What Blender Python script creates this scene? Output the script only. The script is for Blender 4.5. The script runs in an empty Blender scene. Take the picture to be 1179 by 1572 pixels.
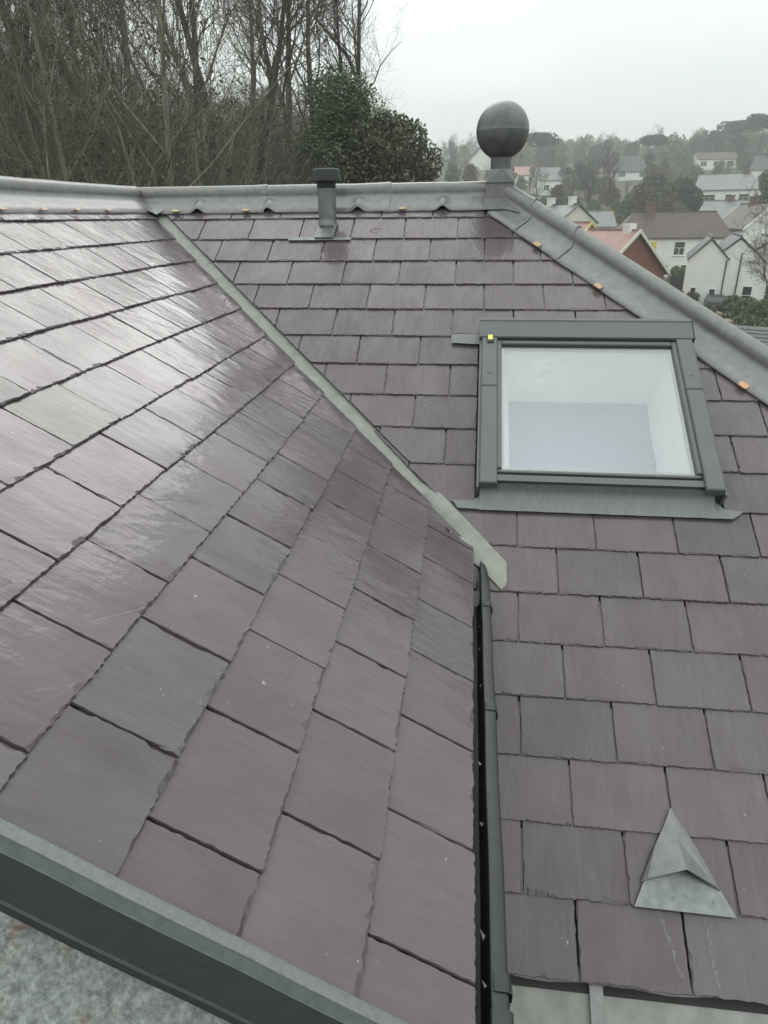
import bpy, math, random
import numpy as np
from mathutils import Vector, Matrix, noise as mnoise

# ------------------------------------------------------------------ camera, world, sun
sc = bpy.context.scene
F_PX, PITCH, YAW, ROLL = 1040.236, 23.6398, 7.0173, -0.5899      # 1179 x 1572 frame
def cam_axes():
    a, b, c = (math.radians(v) for v in (PITCH, YAW, ROLL))
    fw = np.array([-math.sin(b) * math.cos(a), math.cos(b) * math.cos(a), -math.sin(a)])
    r = np.array([math.cos(b), math.sin(b), 0.0]); u = np.cross(r, fw)
    return fw, math.cos(c) * r + math.sin(c) * u, -math.sin(c) * r + math.cos(c) * u
FW, RT, UP = cam_axes()
cam = bpy.data.cameras.new('camera'); cam_o = bpy.data.objects.new('camera', cam)
sc.collection.objects.link(cam_o); sc.camera = cam_o
cam.sensor_fit = 'VERTICAL'; cam.sensor_height = 36.0; cam.lens = 36.0 * F_PX / 1572.0
cam.clip_start = 0.02; cam.clip_end = 3000.0
cam_o.matrix_world = Matrix(((RT[0], UP[0], -FW[0], 0), (RT[1], UP[1], -FW[1], 0), (RT[2], UP[2], -FW[2], 0), (0, 0, 0, 1)))

SUN_EL, SUN_AZ = 38.0, -13.0            # azimuth measured from +y towards +x
w = bpy.data.worlds.new('World'); sc.world = w; w.use_nodes = True
nt = w.node_tree; nt.nodes.clear()
out = nt.nodes.new('ShaderNodeOutputWorld'); bg = nt.nodes.new('ShaderNodeBackground')
sky = nt.nodes.new('ShaderNodeTexSky'); sky.sky_type = 'NISHITA'; sky.sun_disc = False
sky.sun_elevation = math.radians(SUN_EL); sky.sun_rotation = math.radians(SUN_AZ)
tc = nt.nodes.new('ShaderNodeTexCoord'); mp = nt.nodes.new('ShaderNodeMapping'); mp.inputs['Scale'].default_value = (1, 1, 2.6)
nz = nt.nodes.new('ShaderNodeTexNoise'); nz.inputs['Scale'].default_value = 1.7; nz.inputs['Detail'].default_value = 5; nz.inputs['Roughness'].default_value = 0.5
rp = nt.nodes.new('ShaderNodeValToRGB')   # overcast cloud sheet, soft thicker and thinner areas
rp.color_ramp.elements[0].position = 0.3; rp.color_ramp.elements[0].color = (0.595, 0.645, 0.615, 1)
rp.color_ramp.elements[1].position = 0.7; rp.color_ramp.elements[1].color = (0.775, 0.815, 0.79, 1)
sca = nt.nodes.new('ShaderNodeVectorMath'); sca.operation = 'SCALE'; sca.inputs['Scale'].default_value = 10.0
mx = nt.nodes.new('ShaderNodeMix'); mx.data_type = 'RGBA'; mx.inputs['Factor'].default_value = 0.94
L = nt.links.new
L(tc.outputs['Generated'], mp.inputs['Vector']); L(mp.outputs[0], nz.inputs['Vector']); L(nz.outputs['Fac'], rp.inputs['Fac'])
sep = nt.nodes.new('ShaderNodeSeparateXYZ'); L(tc.outputs['Generated'], sep.inputs[0])
gr = nt.nodes.new('ShaderNodeMapRange'); gr.inputs['From Min'].default_value = 0.0; gr.inputs['From Max'].default_value = 1.0     # overcast sky: zenith brighter than horizon
gr.inputs['To Min'].default_value = 7.2; gr.inputs['To Max'].default_value = 20.5; L(sep.outputs['Z'], gr.inputs['Value']); L(gr.outputs[0], sca.inputs['Scale'])
L(rp.outputs['Color'], sca.inputs[0]); L(sky.outputs[0], mx.inputs['A']); L(sca.outputs[0], mx.inputs['B'])
L(mx.outputs['Result'], bg.inputs['Color']); bg.inputs['Strength'].default_value = 0.145; L(bg.outputs[0], out.inputs['Surface'])

sun = bpy.data.lights.new('sun', 'SUN'); sun.energy = 0.78; sun.angle = math.radians(34); sun.color = (1, 0.98, 0.95)
sun_o = bpy.data.objects.new('sun', sun); sc.collection.objects.link(sun_o)
e, a = math.radians(SUN_EL), math.radians(SUN_AZ)
sun_o.rotation_euler = Vector((-math.cos(e) * math.sin(a), -math.cos(e) * math.cos(a), -math.sin(e))).to_track_quat('-Z', 'Y').to_euler()

vs = sc.view_settings; vs.view_transform = 'Standard'; vs.look = 'None'; vs.exposure = 0.0; vs.gamma = 1.0; vs.use_curve_mapping = False
sc.render.engine = 'CYCLES'
cy = sc.cycles; cy.use_denoising = True; cy.max_bounces = 8; cy.diffuse_bounces = 5; cy.glossy_bounces = 3
cy.transmission_bounces = 4; cy.transparent_max_bounces = 8; cy.volume_bounces = 0; cy.caustics_reflective = False; cy.caustics_refractive = False

# ------------------------------------------------------------------ materials
def mat(name, col, rough=0.6, metal=0.0, var=0.0, scale=8.0, col2=None, bump=0.0, bscale=60.0, spec=0.5, stretch=(1, 1, 1), per_object=0.0, detail=6.0):
    m = bpy.data.materials.new(name); m.use_nodes = True; t = m.node_tree; N = t.nodes; K = t.links.new
    p = N['Principled BSDF']; p.inputs['Roughness'].default_value = rough; p.inputs['Metallic'].default_value = metal
    p.inputs['Specular IOR Level'].default_value = spec
    tcn = N.new('ShaderNodeTexCoord'); mpn = N.new('ShaderNodeMapping'); mpn.inputs['Scale'].default_value = stretch
    K(tcn.outputs['Object'], mpn.inputs['Vector'])
    n = N.new('ShaderNodeTexNoise'); n.inputs['Scale'].default_value = scale; n.inputs['Detail'].default_value = detail
    n.inputs['Roughness'].default_value = 0.6; K(mpn.outputs[0], n.inputs['Vector'])
    c2 = col2 if col2 is not None else tuple(v * (1 - var) for v in col)
    r = N.new('ShaderNodeValToRGB'); r.color_ramp.elements[0].position = 0.33; r.color_ramp.elements[1].position = 0.67
    r.color_ramp.elements[0].color = (*c2, 1); r.color_ramp.elements[1].color = (*col, 1); K(n.outputs['Fac'], r.inputs['Fac'])
    src = r.outputs['Color']
    if per_object:
        oi = N.new('ShaderNodeObjectInfo'); mr = N.new('ShaderNodeMapRange')
        mr.inputs['To Min'].default_value = 1 - per_object; mr.inputs['To Max'].default_value = 1 + per_object
        K(oi.outputs['Random'], mr.inputs['Value']); vm = N.new('ShaderNodeVectorMath'); vm.operation = 'SCALE'
        K(src, vm.inputs[0]); K(mr.outputs[0], vm.inputs['Scale']); src = vm.outputs[0]
    K(src, p.inputs['Base Color'])
    if bump:
        n2 = N.new('ShaderNodeTexNoise'); n2.inputs['Scale'].default_value = bscale; n2.inputs['Detail'].default_value = 4; K(mpn.outputs[0], n2.inputs['Vector'])
        b = N.new('ShaderNodeBump'); b.inputs['Strength'].default_value = 1.0; b.inputs['Distance'].default_value = bump
        K(n2.outputs['Fac'], b.inputs['Height']); K(b.outputs[0], p.inputs['Normal'])
    return m

def slate_mat():
    m = bpy.data.materials.new('wet_slate'); m.use_nodes = True; t = m.node_tree; N = t.nodes; K = t.links.new
    p = N['Principled BSDF']; tcn = N.new('ShaderNodeTexCoord'); oi = N.new('ShaderNodeObjectInfo')
    off = N.new('ShaderNodeVectorMath'); off.operation = 'MULTIPLY_ADD'
    cmb = N.new('ShaderNodeCombineXYZ'); K(oi.outputs['Random'], cmb.inputs[0]); K(oi.outputs['Random'], cmb.inputs[1]); K(oi.outputs['Random'], cmb.inputs[2])
    off.inputs[1].default_value = (37, 53, 71); K(cmb.outputs[0], off.inputs[0]); K(tcn.outputs['Object'], off.inputs[2])
    def noise(scale, st, det, rough=0.55):
        mpn = N.new('ShaderNodeMapping'); mpn.inputs['Scale'].default_value = st; K(off.outputs[0], mpn.inputs['Vector'])
        n = N.new('ShaderNodeTexNoise'); n.inputs['Scale'].default_value = scale; n.inputs['Detail'].default_value = det; n.inputs['Roughness'].default_value = rough
        K(mpn.outputs[0], n.inputs['Vector']); return n.outputs['Fac']
    def math_(op, a_, b_):
        n = N.new('ShaderNodeMath'); n.operation = op
        for i, v in enumerate((a_, b_)):
            if isinstance(v, (int, float)): n.inputs[i].default_value = v
            else: K(v, n.inputs[i])
        return n.outputs[0]
    streak = noise(1.0, (110, 12, 40), 5, 0.65); ripple = noise(1.0, (17, 6, 10), 3); mott = noise(9.0, (1, 1, 1), 5); fine = noise(260.0, (1, 1, 1), 3); film = noise(6.0, (1.6, 0.7, 1), 4)
    # stone colour: heather purple, blue-grey and green-grey slates
    r = N.new('ShaderNodeValToRGB'); E = r.color_ramp.elements
    E[0].position = 0.0; E[0].color = (0.095, 0.075, 0.082, 1); E[1].position = 1.0; E[1].color = (0.094, 0.086, 0.084, 1)
    x = E.new(0.4); x.color = (0.109, 0.086, 0.093, 1); x = E.new(0.90); x.color = (0.092, 0.077, 0.082, 1)
    K(oi.outputs['Random'], r.inputs['Fac'])
    oi2 = math_('FRACT', math_('MULTIPLY', oi.outputs['Random'], 17.3), 0.0)
    sh = math_('ADD', math_('ADD', 0.70, math_('MULTIPLY', oi2, 0.22)), math_('MULTIPLY', 0.40, math_('ADD', math_('MULTIPLY', mott, 0.92), math_('MULTIPLY', streak, 0.08))))
    vm = N.new('ShaderNodeVectorMath'); vm.operation = 'SCALE'; K(r.outputs['Color'], vm.inputs[0]); K(sh, vm.inputs['Scale'])
    spk = noise(85.0, (1, 1, 1), 2, 0.5); sm = N.new('ShaderNodeMapRange'); sm.inputs['From Min'].default_value = 0.755; sm.inputs['From Max'].default_value = 0.79; K(spk, sm.inputs['Value'])
    mxc = N.new('ShaderNodeMix'); mxc.data_type = 'RGBA'; mxc.inputs['B'].default_value = (0.30, 0.29, 0.28, 1); K(sm.outputs[0], mxc.inputs['Factor']); K(vm.outputs[0], mxc.inputs['A'])
    scf = noise(5.0, (3.0, 0.5, 1), 7, 0.72); sf = N.new('ShaderNodeMapRange'); sf.inputs['From Min'].default_value = 0.60; sf.inputs['From Max'].default_value = 0.74; sf.inputs['To Max'].default_value = 0.30; K(scf, sf.inputs['Value'])     # pale scuffs
    mxd = N.new('ShaderNodeMix'); mxd.data_type = 'RGBA'; mxd.inputs['B'].default_value = (0.17, 0.155, 0.155, 1); K(sf.outputs[0], mxd.inputs['Factor']); K(mxc.outputs['Result'], mxd.inputs['A'])
    K(mxd.outputs['Result'], p.inputs['Base Color'])
    mr = N.new('ShaderNodeMapRange'); mr.inputs['From Min'].default_value = 0.35; mr.inputs['From Max'].default_value = 0.65
    mr.inputs['To Min'].default_value = 0.16; mr.inputs['To Max'].default_value = 0.36; K(math_('ADD', math_('MULTIPLY', film, 0.6), math_('MULTIPLY', streak, 0.4)), mr.inputs['Value'])
    K(mr.outputs[0], p.inputs['Roughness']); p.inputs['Specular IOR Level'].default_value = 0.30
    mc = N.new('ShaderNodeMapRange'); mc.inputs['From Min'].default_value = 0.36; mc.inputs['From Max'].default_value = 0.60; mc.inputs['To Min'].default_value = 0.15; mc.inputs['To Max'].default_value = 1.0
    K(math_('ADD', math_('MULTIPLY', film, 0.55), math_('MULTIPLY', streak, 0.45)), mc.inputs['Value']); K(mc.outputs[0], p.inputs['Coat Weight'])
    p.inputs['Coat Roughness'].default_value = 0.035; p.inputs['Coat IOR'].default_value = 1.34
    hgt = math_('ADD', math_('ADD', math_('MULTIPLY', streak, 0.00028), math_('MULTIPLY', ripple, 0.0026)), math_('ADD', math_('MULTIPLY', mott, 0.0016), math_('MULTIPLY', fine, 0.00016)))
    b = N.new('ShaderNodeBump'); b.inputs['Strength'].default_value = 0.75; b.inputs['Distance'].default_value = 1.0
    K(hgt, b.inputs['Height']); K(b.outputs[0], p.inputs['Normal'])
    hg2 = math_('ADD', math_('MULTIPLY', streak, 0.00022), math_('ADD', math_('MULTIPLY', ripple, 0.0036), math_('MULTIPLY', mott, 0.0024)))
    b2 = N.new('ShaderNodeBump'); b2.inputs['Strength'].default_value = 0.75; b2.inputs['Distance'].default_value = 1.0; K(hg2, b2.inputs['Height']); K(b2.outputs[0], p.inputs['Coat Normal'])
    return m

M = {}
M['slate'] = slate_mat()
M['lead'] = mat('lead', (0.222, 0.221, 0.218), 0.34, 0.25, col2=(0.168, 0.169, 0.168), scale=30, bump=0.0022, bscale=28, detail=9)
M['lead_dark'] = mat('weathered_lead', (0.16, 0.165, 0.16), 0.40, 0.3, col2=(0.095, 0.10, 0.10), scale=14, bump=0.0015, bscale=30)
M['lead_bright'] = mat('galvanised', (0.235, 0.25, 0.24), 0.34, 0.45, col2=(0.15, 0.163, 0.158), scale=40, bump=0.0005, bscale=90)
M['clip'] = mat('tan_clip', (0.50, 0.35, 0.21), 0.5, 0.0, var=0.3, scale=60)
M['clip_orange'] = mat('orange_clip', (0.55, 0.27, 0.13), 0.5, 0.0, col2=(0.55, 0.36, 0.22), scale=60)
M['clip_yellow'] = mat('yellow_clip', (0.52, 0.46, 0.22), 0.5, 0.0, var=0.3, scale=60)
M['cladding'] = mat('grey_cladding', (0.104, 0.111, 0.110), 0.36, 0.0, var=0.10, scale=12, bump=0.0002, bscale=220)
M['cladding_light'] = mat('grey_flashing', (0.165, 0.180, 0.175), 0.38, 0.1, var=0.22, scale=18, bump=0.0004, bscale=120, stretch=(4, 1, 1))
M['black'] = mat('black_rubber_and_shade', (0.012, 0.013, 0.013), 0.5)
M['trough'] = mat('pale_valley_lining', (0.27, 0.275, 0.255), 0.55, 0.0, col2=(0.19, 0.195, 0.185), scale=22, bump=0.0006, bscale=200, detail=9)
M['trough_end'] = mat('cream_valley_end', (0.27, 0.27, 0.235), 0.55, 0.0, var=0.12, scale=30)
M['gutter'] = mat('black_gutter_plastic', (0.017, 0.021, 0.021), 0.5, 0.0, var=0.35, scale=40, bump=0.0005, bscale=180)
M['zinc'] = mat('zinc_trim', (0.168, 0.180, 0.180), 0.42, 0.15, col2=(0.125, 0.137, 0.137), scale=110, bump=0.0006, bscale=260, detail=9)
M['zinc_dark'] = mat('dark_zinc', (0.16, 0.19, 0.185), 0.45, 0.1, var=.3, scale=50, bump=0.0005, bscale=200)
M['green_face'] = mat('dark_green_face', (0.034, 0.042, 0.042), 0.5, 0.0, col2=(0.026, 0.033, 0.033), scale=30, bump=0.0003, bscale=120, stretch=(1, 1, 6))  # dark green face, much darker than the zinc flange above it
M['deck'] = mat('roof_deck', (0.03, 0.028, 0.028), 0.9)
M['white_in'] = mat('white_plaster', (0.90, 0.90, 0.88), 0.8)
M['blind'] = mat('blue_grey_blind', (0.23, 0.27, 0.37), 0.8, var=0.06, scale=3)
M['render_w'] = mat('white_render', (0.84, 0.84, 0.81), 0.8, var=0.08, scale=0.7)
M['cream'] = mat('cream_render', (0.70, 0.70, 0.60), 0.8, var=0.12, scale=0.7)
M['brick'] = mat('red_brick', (0.27, 0.125, 0.085), 0.85, col2=(0.17, 0.08, 0.06), scale=3.0, stretch=(1, 1, 3), detail=9)
M['tile_brown'] = mat('brown_tile', (0.105, 0.076, 0.066), 0.6, col2=(0.065, 0.048, 0.044), scale=1.2, bump=0.02, bscale=4, stretch=(1, 1, 4), detail=8)
M['tile_pink'] = mat('pink_tile', (0.40, 0.235, 0.21), 0.6, col2=(0.31, 0.18, 0.165), scale=1.5, bump=0.015, bscale=5, detail=8)
M['tile_grey'] = mat('grey_slate_tile', (0.22, 0.23, 0.225), 0.4, col2=(0.14, 0.15, 0.15), scale=1.1, bump=0.015, bscale=4, detail=8)
M['tile_dark'] = mat('dark_slate_tile', (0.075, 0.08, 0.08), 0.45, col2=(0.05, 0.055, 0.055), scale=1.4, bump=0.015, bscale=4, detail=8)
M['glass_dark'] = mat('window_glass', (0.035, 0.04, 0.042), 0.08, 0.0)
M['paint_w'] = mat('white_paint', (0.8, 0.8, 0.78), 0.5)
M['drain'] = mat('black_drainpipe', (0.02, 0.02, 0.02), 0.5)
M['yellow'] = mat('yellow_board', (0.62, 0.50, 0.16), 0.7, var=0.2, scale=2)
M['sticker'] = mat('yellow_sticker', (0.72, 0.70, 0.14), 0.5)
M['chimney'] = mat('chimney_brick', (0.20, 0.13, 0.10), 0.9, var=0.3, scale=4)
M['stone'] = mat('sandstone', (0.28, 0.21, 0.13), 0.9, col2=(0.17, 0.13, 0.09), scale=4, bump=0.02, bscale=8)
M['fence'] = mat('dark_fence', (0.022, 0.024, 0.024), 0.7)
M['bark'] = mat('bark', (0.115, 0.105, 0.088), 0.9, col2=(0.06, 0.054, 0.046), scale=5, bump=0.01, bscale=20, stretch=(3, 3, 0.6), per_object=0.25)
M['bark_green'] = mat('mossy_bark', (0.30, 0.285, 0.21), 0.9, col2=(0.14, 0.13, 0.10), scale=3, bump=0.01, bscale=20, stretch=(3, 3, 0.6), per_object=0.2)
M['twig'] = mat('twigs', (0.135, 0.123, 0.108), 0.9, col2=(0.085, 0.077, 0.067), scale=2, per_object=0.4)
M['twig_green'] = mat('mossy_twigs', (0.25, 0.24, 0.18), 0.9, col2=(0.135, 0.13, 0.098), scale=1.2, per_object=0.5)
M['ivy'] = mat('ivy_leaves', (0.125, 0.20, 0.06), 0.45, col2=(0.06, 0.105, 0.04), scale=1.1, per_object=0.15, detail=3)
M['holly'] = mat('evergreen_leaves', (0.12, 0.13, 0.06), 0.5, col2=(0.05, 0.06, 0.034), scale=1.3, per_object=0.15, detail=3)
M['olive'] = mat('olive_leaves', (0.115, 0.105, 0.042), 0.7, col2=(0.06, 0.05, 0.026), scale=1.2, per_object=0.2, detail=3)
M['brown_leaf'] = mat('brown_scrub', (0.19, 0.178, 0.13), 0.8, col2=(0.10, 0.10, 0.072), scale=0.9, per_object=0.2, detail=3)
M['gold'] = mat('golden_leaves', (0.36, 0.23, 0.06), 0.7, col2=(0.22, 0.15, 0.05), scale=1.0)
M['pine'] = mat('pine_needles', (0.06, 0.08, 0.045), 0.7, col2=(0.03, 0.042, 0.028), scale=0.8, per_object=0.15)
M['hedge'] = mat('hedge_leaves', (0.115, 0.18, 0.055), 0.55, col2=(0.05, 0.085, 0.03), scale=1.6, per_object=0.15)
M['ground'] = mat('ground_turf', (0.085, 0.085, 0.04), 0.95, col2=(0.055, 0.042, 0.028), scale=0.06, bump=0.1, bscale=0.7, detail=10)
M['asphalt'] = mat('asphalt', (0.06, 0.06, 0.06), 0.7, var=0.3, scale=2)
M['car'] = mat('car_paint', (0.06, 0.07, 0.08), 0.25, 0.5)
M['tyre'] = mat('tyre_rubber', (0.015, 0.015, 0.015), 0.8)
M['red_lamp'] = mat('red_lens', (0.35, 0.02, 0.015), 0.3)
M['stain'] = mat('lime_stain', (0.34, 0.33, 0.33), 0.5, var=0.35, scale=70)
M['chalk'] = mat('orange_chalk', (0.34, 0.13, 0.085), 0.9, var=0.4, scale=120)

def sheet_mat():            # galvanised sheet with rust spots and pale bloom
    m = mat('stained_galvanised', (0.22, 0.235, 0.225), 0.5, 0.1, col2=(0.10, 0.112, 0.108), scale=75, bump=0.0015, bscale=90, detail=10)
    N = m.node_tree.nodes; K = m.node_tree.links.new; p = N['Principled BSDF']; src = p.inputs['Base Color'].links[0].from_socket
    tcn = N.new('ShaderNodeTexCoord'); n = N.new('ShaderNodeTexNoise'); n.inputs['Scale'].default_value = 24; n.inputs['Detail'].default_value = 8
    n.inputs['Roughness'].default_value = 0.7; K(tcn.outputs['Object'], n.inputs['Vector'])
    r = N.new('ShaderNodeValToRGB'); r.color_ramp.elements[0].position = 0.57; r.color_ramp.elements[1].position = 0.66
    r.color_ramp.elements[0].color = (0, 0, 0, 1); r.color_ramp.elements[1].color = (0.85, 0.85, 0.85, 1); K(n.outputs['Fac'], r.inputs['Fac'])
    mxn = N.new('ShaderNodeMix'); mxn.data_type = 'RGBA'; mxn.inputs['B'].default_value = (0.115, 0.062, 0.042, 1)
    K(r.outputs['Color'], mxn.inputs['Factor']); K(src, mxn.inputs['A']); K(mxn.outputs['Result'], p.inputs['Base Color'])
    n3 = N.new('ShaderNodeTexNoise'); n3.inputs['Scale'].default_value = 150; n3.inputs['Detail'].default_value = 6; n3.inputs['Roughness'].default_value = 0.8; K(tcn.outputs['Object'], n3.inputs['Vector'])
    r3 = N.new('ShaderNodeMapRange'); r3.inputs['From Min'].default_value = 0.3; r3.inputs['From Max'].default_value = 0.75; r3.inputs['To Min'].default_value = 0.62; r3.inputs['To Max'].default_value = 1.45; K(n3.outputs['Fac'], r3.inputs['Value'])
    v3 = N.new('ShaderNodeVectorMath'); v3.operation = 'SCALE'; K(mxn.outputs['Result'], v3.inputs[0]); K(r3.outputs[0], v3.inputs['Scale']); K(v3.outputs[0], p.inputs['Base Color'])
    return m
M['sheet'] = sheet_mat()
def soften(m, scale, lo, hi):
    N = m.node_tree.nodes; K = m.node_tree.links.new; p = N['Principled BSDF']; tcn = N.new('ShaderNodeTexCoord'); n = N.new('ShaderNodeTexNoise'); n.inputs['Scale'].default_value = scale; n.inputs['Detail'].default_value = 6
    K(tcn.outputs['Object'], n.inputs['Vector']); r = N.new('ShaderNodeMapRange'); r.inputs['From Min'].default_value = 0.35; r.inputs['From Max'].default_value = 0.65; r.inputs['To Min'].default_value = lo; r.inputs['To Max'].default_value = hi
    K(n.outputs['Fac'], r.inputs['Value']); K(r.outputs[0], p.inputs['Alpha'])
soften(M['stain'], 110, 0.0, 0.62); soften(M['chalk'], 200, 0.1, 0.9)

def pane_mat():             # clear roof glass: sky reflection by angle over a see-through pane
    m = bpy.data.materials.new('roof_glass'); m.use_nodes = True; t = m.node_tree; N = t.nodes; K = t.links.new; N.clear()
    o = N.new('ShaderNodeOutputMaterial'); g = N.new('ShaderNodeBsdfGlossy'); g.inputs['Roughness'].default_value = 0.03
    tr = N.new('ShaderNodeBsdfTransparent'); tr.inputs['Color'].default_value = (0.955, 0.975, 0.98, 1)
    f0 = N.new('ShaderNodeLayerWeight'); f0.inputs['Blend'].default_value = 0.5; fp = N.new('ShaderNodeMath'); fp.operation = 'POWER'; fp.inputs[1].default_value = 3.0; K(f0.outputs['Facing'], fp.inputs[0])
    f = N.new('ShaderNodeMapRange'); f.inputs['To Min'].default_value = 0.15; f.inputs['To Max'].default_value = 0.95; K(fp.outputs[0], f.inputs['Value']); mxs = N.new('ShaderNodeMixShader')
    df = N.new('ShaderNodeBsdfDiffuse'); df.inputs['Color'].default_value = (0.82, 0.86, 0.85, 1)      # dried splashes and bloom on the glass
    tcn = N.new('ShaderNodeTexCoord'); n = N.new('ShaderNodeTexNoise'); n.inputs['Scale'].default_value = 26; n.inputs['Detail'].default_value = 9; n.inputs['Roughness'].default_value = 0.75
    K(tcn.outputs['Object'], n.inputs['Vector'])
    n2 = N.new('ShaderNodeTexNoise'); n2.inputs['Scale'].default_value = 2.6; K(tcn.outputs['Object'], n2.inputs['Vector'])
    mu = N.new('ShaderNodeMath'); mu.operation = 'MULTIPLY'; K(n.outputs['Fac'], mu.inputs[0]); K(n2.outputs['Fac'], mu.inputs[1])
    r = N.new('ShaderNodeMapRange'); r.inputs['From Min'].default_value = 0.34; r.inputs['From Max'].default_value = 0.50; r.inputs['To Max'].default_value = 0.10; K(mu.outputs[0], r.inputs['Value'])
    ms2 = N.new('ShaderNodeMixShader'); K(r.outputs[0], ms2.inputs[0]); K(tr.outputs[0], ms2.inputs[1]); K(df.outputs[0], ms2.inputs[2])
    K(f.outputs[0], mxs.inputs[0]); K(ms2.outputs[0], mxs.inputs[1]); K(g.outputs[0], mxs.inputs[2]); K(mxs.outputs[0], o.inputs['Surface'])
    return m
M['pane'] = pane_mat()

# ------------------------------------------------------------------ helpers
WLOC = {}
def put(o, parent=None, **props):
    sc.collection.objects.link(o)
    if parent is not None:
        o.parent = parent
        o.matrix_parent_inverse = Matrix.Translation(-WLOC.get(parent.name, Vector((0, 0, 0))))
    WLOC[o.name] = Vector(o.location)
    for k, v in props.items(): o[k] = v
    return o
def empty(name, loc=(0, 0, 0), **props):
    o = bpy.data.objects.new(name, None); o.location = loc; o.empty_display_size = 0.2
    return put(o, None, **props)

class MB:
    def __init__(s): s.v = []; s.f = []
    def add(s, vs_, fs):
        b = len(s.v); s.v.extend(tuple(map(float, p)) for p in vs_); s.f.extend(tuple(i + b for i in f) for f in fs); return s
    def hexa(s, c):      # 8 corners: bottom 4 ccw, top 4
        return s.add(c, [(3, 2, 1, 0), (4, 5, 6, 7), (0, 1, 5, 4), (1, 2, 6, 5), (2, 3, 7, 6), (3, 0, 4, 7)])
    def box(s, x0, x1, y0, y1, z0, z1, T=None):
        c = [(x0, y0, z0), (x1, y0, z0), (x1, y1, z0), (x0, y1, z0), (x0, y0, z1), (x1, y0, z1), (x1, y1, z1), (x0, y1, z1)]
        return s.hexa([T(p) for p in c] if T else c)
    def prism(s, poly, d, T=None):   # poly: list of 3D points, extruded by vector d
        n = len(poly); q = [np.array(p, float) for p in poly] + [np.array(p, float) + np.array(d, float) for p in poly]
        if T: q = [T(p) for p in q]
        return s.add(q, [tuple(range(n - 1, -1, -1)), tuple(range(n, 2 * n))] + [(i, (i + 1) % n, n + (i + 1) % n, n + i) for i in range(n)])
    def grid(s, rows, closed=False):
        n = len(rows[0]); fs = []
        for i in range(len(rows) - 1):
            for j in range(n if closed else n - 1):
                k = (j + 1) % n; fs.append((i * n + j, i * n + k, (i + 1) * n + k, (i + 1) * n + j))
        return s.add([p for r in rows for p in r], fs)
    def tube(s, p0, p1, r0, r1=None, n=12, caps=True):
        r1 = r0 if r1 is None else r1; p0 = np.array(p0, float); p1 = np.array(p1, float); d = p1 - p0; d /= np.linalg.norm(d) + 1e-12
        a_ = np.cross(d, (0, 0, 1) if abs(d[2]) < 0.9 else (1, 0, 0)); a_ /= np.linalg.norm(a_); b_ = np.cross(d, a_)
        R = [[p + r * (math.cos(2 * math.pi * k / n) * a_ + math.sin(2 * math.pi * k / n) * b_) for k in range(n)] for p, r in ((p0, r0), (p1, r1))]
        b = len(s.v); s.grid(R, True)
        if caps: s.f.append(tuple(b + k for k in range(n))); s.f.append(tuple(b + n + k for k in range(n - 1, -1, -1)))
        return s
    def lathe(s, prof, c, n=32):    # prof: (r, z)
        return s.grid([[(c[0] + r * math.cos(2 * math.pi * k / n), c[1] + r * math.sin(2 * math.pi * k / n), c[2] + z) for k in range(n)] for r, z in prof], True)
    def mesh(s, name, m, smooth=False):
        me = bpy.data.meshes.new(name); me.from_pydata(s.v, [], s.f); me.materials.append(M[m])
        if smooth: me.polygons.foreach_set('use_smooth', [True] * len(me.polygons))
        me.update(); return me
    def build(s, name, m, parent=None, smooth=False, origin=None, **props):
        o_ = Vector(origin) if origin is not None else (WLOC.get(parent.name, Vector((0, 0, 0))) if parent is not None else Vector((0, 0, 0)))
        s.v = [(p[0] - o_.x, p[1] - o_.y, p[2] - o_.z) for p in s.v]
        o = bpy.data.objects.new(name, s.mesh(name, m, smooth)); o.location = o_
        return put(o, parent, **props)
def autosmooth(o, ang=40):
    me = o.data; me.polygons.foreach_set('use_smooth', [True] * len(me.polygons)); me.set_sharp_from_angle(angle=math.radians(ang)); return o

def ray(px, py): return FW + RT * (px - 589.5) / F_PX - UP * (py - 786.0) / F_PX
def heading(px, r, py=330.0):       # ground-plan point at distance r in the direction seen at image column px
    d = ray(px, py); h = math.hypot(d[0], d[1]); return d[0] / h * r, d[1] / h * r

# ------------------------------------------------------------------ ground
GZ = -8.8
def sstep(x): x = np.clip(x, 0, 1); return x * x * (3 - 2 * x)
def ground_z(x, y):
    x = np.asarray(x, float); y = np.asarray(y, float); r = np.hypot(x, y); az = np.degrees(np.arctan2(x, y))
    town = np.interp(r, [0, 60, 85, 100, 120, 160, 220, 300, 380, 470], [GZ, GZ, -8.4, -7.0, -4.9, 1.2, 7.5, 17, 23.5, 26])
    bank = np.interp(r, [0, 9, 14, 25, 40, 60, 120, 470], [GZ, -8, -5.0, -1.2, 3.0, 6.5, 11, 20])
    back = sstep((np.abs(az) - 70) / 30)
    wgt = sstep((2.0 - az) / 9.0) * (1 - sstep((-az - 75) / 40))
    z = town * (1 - wgt) + bank * wgt
    z = z * (1 - back) + GZ * back
    return z + 0.5 * np.sin(x * 0.09 + 1.3) * np.cos(y * 0.07) * np.clip((r - 20) / 60, 0, 1)
def gz(x, y): return float(ground_z(x, y))
rings = np.concatenate([[0.0], np.linspace(4, 60, 29), np.linspace(64, 200, 35), np.linspace(210, 470, 30)]); nA_ = 180
b = MB(); b.grid([[(r * math.sin(t), r * math.cos(t), gz(r * math.sin(t), r * math.cos(t))) for t in np.linspace(0, 2 * math.pi, nA_, endpoint=False)] for r in rings], True)
b.build('ground', 'ground', None, True, kind='structure')

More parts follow.
